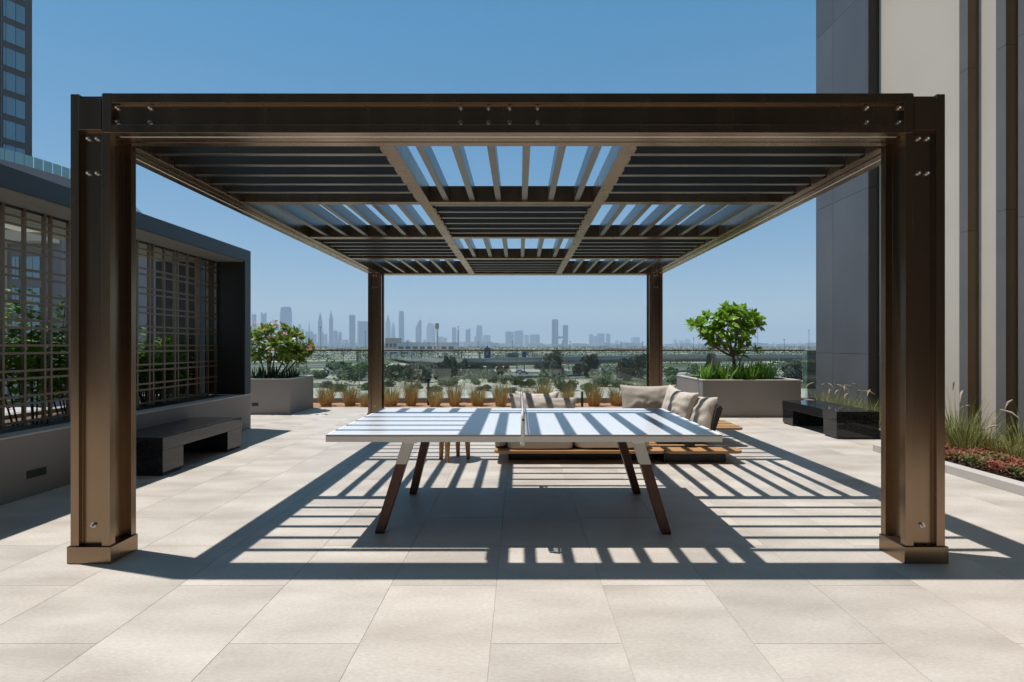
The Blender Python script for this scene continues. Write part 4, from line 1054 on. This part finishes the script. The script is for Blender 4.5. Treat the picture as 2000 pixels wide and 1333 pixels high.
# px centre, base py, width px, height px, material pair
tl = [(1085, 741, 42, 50, 1), (1062, 735, 22, 30, 1), (1150, 738, 34, 42, 1), (1130, 733, 26, 30, 1), (1225, 744, 44, 40, 1), (1248, 740, 40, 44, 1), (878, 742, 30, 44, 0), (895, 738, 26, 34, 0), (860, 745, 34, 34, 1), (830, 748, 44, 38, 1),
      (800, 746, 36, 34, 1), (765, 744, 40, 30, 2), (785, 742, 30, 26, 0), (700, 744, 44, 32, 2), (680, 742, 30, 26, 2), (735, 742, 36, 28, 2), (925, 736, 28, 26, 0), (940, 738, 26, 22, 0), (650, 724, 24, 14, 2), (668, 719, 20, 12, 0),
      (985, 750, 24, 16, 2), (1005, 752, 30, 16, 2), (1035, 757, 34, 16, 2), (965, 748, 22, 10, 2), (930, 752, 20, 12, 2), (1180, 755, 40, 18, 2), (1205, 757, 34, 16, 2), (1100, 764, 44, 20, 2), (1150, 765, 36, 16, 2),
      (1390, 735, 34, 40, 1), (1365, 742, 36, 26, 2), (1440, 748, 60, 34, 2), (1500, 744, 50, 34, 2), (1555, 748, 50, 40, 1), (1585, 756, 40, 44, 2), (1330, 752, 50, 18, 2), (1310, 738, 30, 20, 2),
      (880, 755, 40, 16, 2), (720, 762, 50, 14, 2), (660, 765, 40, 14, 2), (630, 740, 30, 16, 2), (980, 735, 18, 22, 0), (1050, 722, 14, 14, 0), (760, 756, 30, 12, 2), (815, 760, 26, 10, 1), (850, 766, 34, 12, 2), (950, 764, 30, 12, 2), (1000, 768, 30, 10, 1), (1060, 752, 26, 12, 2), (1230, 764, 36, 14, 2), (640, 758, 30, 12, 1), (1350, 768, 40, 16, 2), (1410, 765, 40, 16, 1)]
tl.sort()
for k, (px, py, wp, hp, g_) in enumerate(tl):
    d = 12480 / (py - 675); x = PX(px, d); wd = wp * d / 1040 * 0.78; h = hp * d / 1040 * 1.08
    kind = "bush" if hp < 24 else "tree"
    col = ("dark green", "grey-green", "fresh green")[g_]
    o = empty("roadside_" + kind, (x, d, GZ), "%s %s beyond the railing, %s of the roadside plants from the left" % (col, kind, ordn(k + 1)), kind, "trees and bushes beyond the railing")
    inst("crown", BM[g_ * 2 + k % 2], o, (0, 0, 0), (0, 0, k), (wd, wd, h)); inst("trunk", TRK, o, (0, 0, 0), (0, 0, k), (wd, wd, h))
# palms
def palm_mesh():
    b = MB(); r = random.Random(9)
    for k in range(16):
        a = 6.283 * k / 16 + r.uniform(-.1, .1); el = R(r.uniform(0, 60)); d = Vector((math.cos(a) * math.cos(el), math.sin(a) * math.cos(el), math.sin(el)))
        b.leaf((0, 0, 0), d, (0, 0, 1), 2.6, 0.75, .35, (.6, 1, .6))
    return b.mesh("fronds")
PF = palm_mesh(); PF.materials.append(M_treeA)
pt = MB(); pt.tube([(0, 0, 0), (.05, 0, 3), (0, 0, 6)], [.28, .22, .2], 7); PTK = pt.mesh("trunk"); PTK.materials.append(M_trunk)
pr = random.Random(77)
ppx = sorted([pr.uniform(620, 720), pr.uniform(750, 905), pr.uniform(830, 905), pr.uniform(930, 1060)][k % 4] for k in range(46))
for k, px in enumerate(ppx):
    py = pr.uniform(694, 710); d = 12480 / (py - 675); s = pr.uniform(.75, 1.1)
    o = empty("date_palm", (PX(px, d), d, GZ), "small date palm in the distant rows, %s palm counted from the left" % ordn(k + 1), "palm", "date palms in rows beyond the railing")
    inst("trunk", PTK, o, (0, 0, 0), (0, 0, k), (s, s, s)); inst("fronds", PF, o, (0, 0, 6 * s), (0, 0, k), (s, s, s))
# far tree belt and shrub masses
fb = MB(); r = random.Random(8)
for k in range(42000):
    d = r.choice((r.uniform(158, 230), r.uniform(158, 420), r.uniform(330, 620), r.uniform(620, 1100), r.uniform(1000, 2600), r.uniform(1000, 2600))); px = r.uniform(560, 1620)
    if mnoise.noise((px * .02, d * .012, 3)) < 0.05: continue
    x = PX(px, d); s = .0013 * d + r.uniform(.05, .35); h = r.uniform(.3, 1) ** 2 * (3.5 + .0022 * d)
    a = r.uniform(0, 6.28); dd = Vector((math.cos(a), math.sin(a), r.uniform(.0, .8))) * s; ss = Vector((0, 0, 1)).cross(dd).normalized() * s * .6 + Vector((0, 0, s * .5)); p = Vector((x, d, GZ + h))
    fb.quad(p - dd, p + ss, p + dd, p - ss)
tag(fb.build("distant_vegetation", M_treeA, kind="stuff"), "far mass of scrub and trees stretching to the horizon", "vegetation")
# cars
def car(x, y, ang, cm, label):
    o = empty("parked_car", (x, y, GZ + .06), label, "car", "cars on the road beyond the railing")
    P = [(-2.2, .35), (-2.15, .85), (-1.5, .95), (-.9, 1.42), (.7, 1.45), (1.35, .98), (2.1, .85), (2.25, .4)]
    bd = MB().prism(P, -.85, .85, lambda u, v, a: (u, a, v)); 
    q = bd.mesh("body"); q.materials.append(cm); inst("body", q, o, (0, 0, 0))
    g1 = MB().prism([(-1.25, 1.0), (-.85, 1.36), (.65, 1.39), (1.15, 1.0)], -.86, .86, lambda u, v, a: (u, a, v)).mesh("window"); g1.materials.append(M_carglass); inst("window", g1, o, (0, 0, 0))
    wm = MB().tube([(0, -.1, 0), (0, .1, 0)], .33, 12).mesh("wheel"); wm.materials.append(M_tyre)
    for wx in (-1.4, 1.4):
        for wy in (-.8, .8): inst("wheel", wm, o, (wx, wy, .33))
    o.rotation_euler = (0, 0, ang)
cars = [(1015, 729, 0), (1022, 732, 2), (1178, 726, 0), (1192, 727, 2), (1212, 730, 0), (1135, 727, 1), (1105, 698.5, 0), (1128, 698.5, 2), (945, 729, 2), (640, 722, 0), (655, 731, 0)]
cars.sort()
for k, (px, py, c) in enumerate(cars):
    d = 12480 / (py - 675); car(PX(px, d), d, R(6), M_car[c], "%s car far below the terrace, %s car counted from the left" % (("white", "dark grey", "silver")[c], ordn(k + 1)))

# ================================================================== FAR SKYLINE
sk = [  # x0, x1, top y, kind, distance, material
 (268, 277, 556, 'slab', 5200, 1), (282, 288, 592, 'slab', 5600, 1), (297, 306, 604, 'slab', 5600, 2), (492, 500, 614, 'slab', 5600, 1), (509.5, 521, 611, 'crown', 5600, 1), (531, 535.5, 616, 'spire', 6000, 1),
 (547, 570, 600, 'step', 5000, 1), (577, 594, 643, 'slab', 5600, 2), (583, 588, 634, 'slab', 5700, 2), (596, 612, 648, 'slab', 5600, 1), (601, 607, 626, 'spire', 5650, 1), (612, 618, 653, 'slab', 5600, 2), (620.5, 630, 609, 'point', 5300, 0),
 (624, 632, 643, 'point', 5200, 1), (632.5, 640, 653, 'slab', 6000, 2), (642, 651, 605, 'point', 5400, 0), (651.5, 659, 646, 'step', 6000, 1), (660, 668, 649, 'step', 6000, 1), (669, 680, 664, 'slab', 6000, 2), (681, 695, 616, 'slab', 4800, 0), (698, 720, 628, 'slab', 5200, 1),
 (722, 750, 650, 'slab', 6000, 2), (752, 763, 614, 'point', 6300, 2), (764.5, 771.5, 628, 'point', 6300, 2), (778, 790, 608, 'step', 5600, 1), (791, 800, 664, 'slab', 6500, 2), (812, 823, 626, 'wedge', 5800, 1), (833, 850, 630, 'dome', 6800, 2), (826, 833, 664, 'slab', 6800, 2), (855, 866, 658, 'slab', 6800, 2), (866, 873, 660, 'slab', 6800, 2),
 (883, 891, 640, 'slab', 6300, 1), (892, 897, 645, 'slab', 6600, 2), (909, 919, 642, 'notch', 6000, 1), (926, 932, 658, 'slab', 6900, 2), (930.5, 942, 636, 'step', 6600, 1), (943, 958, 655, 'slab', 6900, 2), (897, 926, 668, 'slab', 7500, 2), (972, 983, 671, 'slab', 8000, 2),
 (987, 1003, 648, 'slab', 6800, 1), (1003.2, 1011, 647, 'slab', 6850, 2), (1011.2, 1022, 646, 'slab', 6800, 1), (1022.5, 1033, 655, 'slab', 7100, 2), (1035, 1054, 654, 'slab', 6600, 1),
 (1150, 1158, 653.5, 'slab', 7000, 1), (1158.3, 1166, 657, 'slab', 7100, 1), (1166.5, 1181, 652, 'slab', 7100, 1), (1183.5, 1192, 652, 'slab', 7000, 1), (1201, 1208, 665, 'slab', 9500, 2), (1218, 1223, 666, 'point', 9500, 2), (1232, 1250, 659, 'step', 8200, 1),
 (1315, 1323, 664, 'slab', 9500, 2), (1325, 1337, 665, 'step', 9800, 2), (1337.5, 1349, 662.5, 'step', 9800, 2), (1362, 1368, 669, 'slab', 9500, 2), (1508, 1514, 669, 'slab', 9800, 2), (1524, 1540, 671, 'slab', 9800, 2), (1556, 1570, 669, 'step', 9800, 2), (1575, 1590, 671, 'slab', 9800, 2)]
sk.sort(key=lambda a: (a[0] + a[1]) / 2)
DESC = {'slab': "flat-topped", 'crown': "crown-topped", 'spire': "spire-topped", 'step': "step-topped", 'point': "pointed", 'wedge': "slant-topped", 'dome': "dome-topped twin-masted", 'notch': "notch-topped"}
for k, (x0, x1, yt, kd, d, mi) in enumerate(sk):
    a, b_ = PX(x0, d), PX(x1, d); cx = (a + b_) / 2; hw = (b_ - a) / 2; zt = PZ(yt, d); H = zt - GZ; dp = min(hw, 30) 
    o = empty("skyscraper", (cx, d, GZ), "hazy %s skyscraper, %s building from the left in the far skyline" % (DESC[kd], ordn(k + 1)), "skyscraper", "far skyline")
    s = MB(); t = MB(); m = M_tow[mi]
    if kd == 'slab': s.box(a, b_, d - dp, d + dp, GZ, zt)
    elif kd == 'crown':
        s.box(a, b_, d - dp, d + dp, GZ, zt - H * .06); t.box(a, a + hw * .5, d - dp, d + dp, zt - H * .06 + .01, zt); t.box(b_ - hw * .5, b_, d - dp, d + dp, zt - H * .06 + .01, zt)
    elif kd == 'step':
        s.box(a, b_, d - dp, d + dp, GZ, zt - H * .12); t.box(a + hw * .12, b_ - hw * .12, d - dp * .9, d + dp * .9, zt - H * .12 + .01, zt - H * .02); t.box(a + hw * .3, b_ - hw * .3, d - dp * .7, d + dp * .7, zt - H * .02 + .01, zt)
    elif kd == 'spire':
        s.frustum(cx, d, GZ, GZ + H * .55, hw, dp, hw * .8, dp * .8); t.frustum(cx, d, GZ + H * .55, zt, hw * .7, dp * .7, .4, .4)
    elif kd == 'point':
        s.box(a, b_, d - dp, d + dp, GZ, GZ + H * .72); t.frustum(cx, d, GZ + H * .72 + .01, GZ + H * .9, hw, dp, hw * .4, dp * .4); t.frustum(cx, d, GZ + H * .9, zt, hw * .35, dp * .35, .5, .5)
    elif kd == 'wedge':
        s.prism([(a, GZ), (b_, GZ), (b_, zt), (a, GZ + H * .70)], d - dp, d + dp, lambda u, v, q: (u, q, v)); t.frustum(b_ - hw * .15, d, zt - 10, zt + H * .22, 3, 3, .6, .6)
    elif kd == 'dome':
        P = [(a, GZ), (b_, GZ), (b_, GZ + H * .72)] + [(cx + hw * math.cos(q * math.pi / 10), GZ + H * .72 + H * .26 * math.sin(q * math.pi / 10)) for q in range(1, 10)] + [(a, GZ + H * .72)]
        s.prism(P, d - dp, d + dp, lambda u, v, q: (u, q, v)); t.frustum(cx - hw * .3, d, zt - 20, zt + H * .32, 2.2, 2.2, .8, .8); t.frustum(cx + hw * .05, d, zt - 20, zt + H * .36, 2.2, 2.2, .8, .8)
    elif kd == 'notch':
        s.prism([(a, GZ), (b_, GZ), (b_, zt), (b_ - hw * .3, zt), (cx, zt - H * .12), (a + hw * .2, zt - H * .05), (a, zt - H * .05)], d - dp, d + dp, lambda u, v, q: (u, q, v))
    s.build("shaft", m, o)
    if t.v: t.build("crown", m, o)
    an = R([28, -24, 34, -32, 18][k % 5]); kx = hw / (hw * math.cos(an) + dp * abs(math.sin(an)))
    o.rotation_euler = (0, 0, an); o.scale = (kx, kx, 1)
    pr2 = random.Random(k)
lt = empty("linked_towers", (PX(1094, 5000), 5000, GZ), "pair of dark slab towers joined by a high bridge in the skyline", "skyscraper")
for x0, x1, yt in ((1078, 1090, 624.5), (1099.5, 1109, 636)):
    MB().box(PX(x0, 5000), PX(x1, 5000), 4975, 5025, GZ, PZ(yt, 5000)).build("shaft", M_tow[0], lt)
MB().box(PX(1090, 5000) + .05, PX(1099.5, 5000) - .05, 4985, 5015, PZ(661.5, 5000), PZ(657.5, 5000)).build("bridge", M_tow[0], lt)
# low far city band
lb = MB(); r = random.Random(4)
for k in range(420):
    px = r.uniform(250, 1650); d = r.uniform(4500, 9000); h = r.uniform(8, 38) * (1.4 if px < 960 else 1); wd = r.uniform(20, 70)
    x = PX(px, d); lb.box(x - wd, x + wd, d - 20, d + 20, GZ, GZ + h)
tag(lb.build("distant_city", M_tow[2], kind="stuff"), "low hazy city blocks spread along the horizon under the skyline", "city")

# ================================================================== HAZE
hz = MB().box(-13800, 13800, -3300, 13800, GZ - 1.0, 430).build("haze", None, kind="stuff")
hm = bpy.data.materials.new("haze_air"); hm.use_nodes = True
hn = hm.node_tree.nodes; hn.clear(); ho = hn.new("ShaderNodeOutputMaterial"); pv = hn.new("ShaderNodeVolumePrincipled")
pv.inputs["Density"].default_value = 1.0 / 6500; pv.inputs["Color"].default_value = (0.54, 0.68, 0.84, 1); pv.inputs["Anisotropy"].default_value = 0.0
hm.node_tree.links.new(pv.outputs[0], ho.inputs["Volume"]); hz.data.materials.append(hm)
tag(hz, "thin pale heat haze over the desert plain and skyline", "haze")
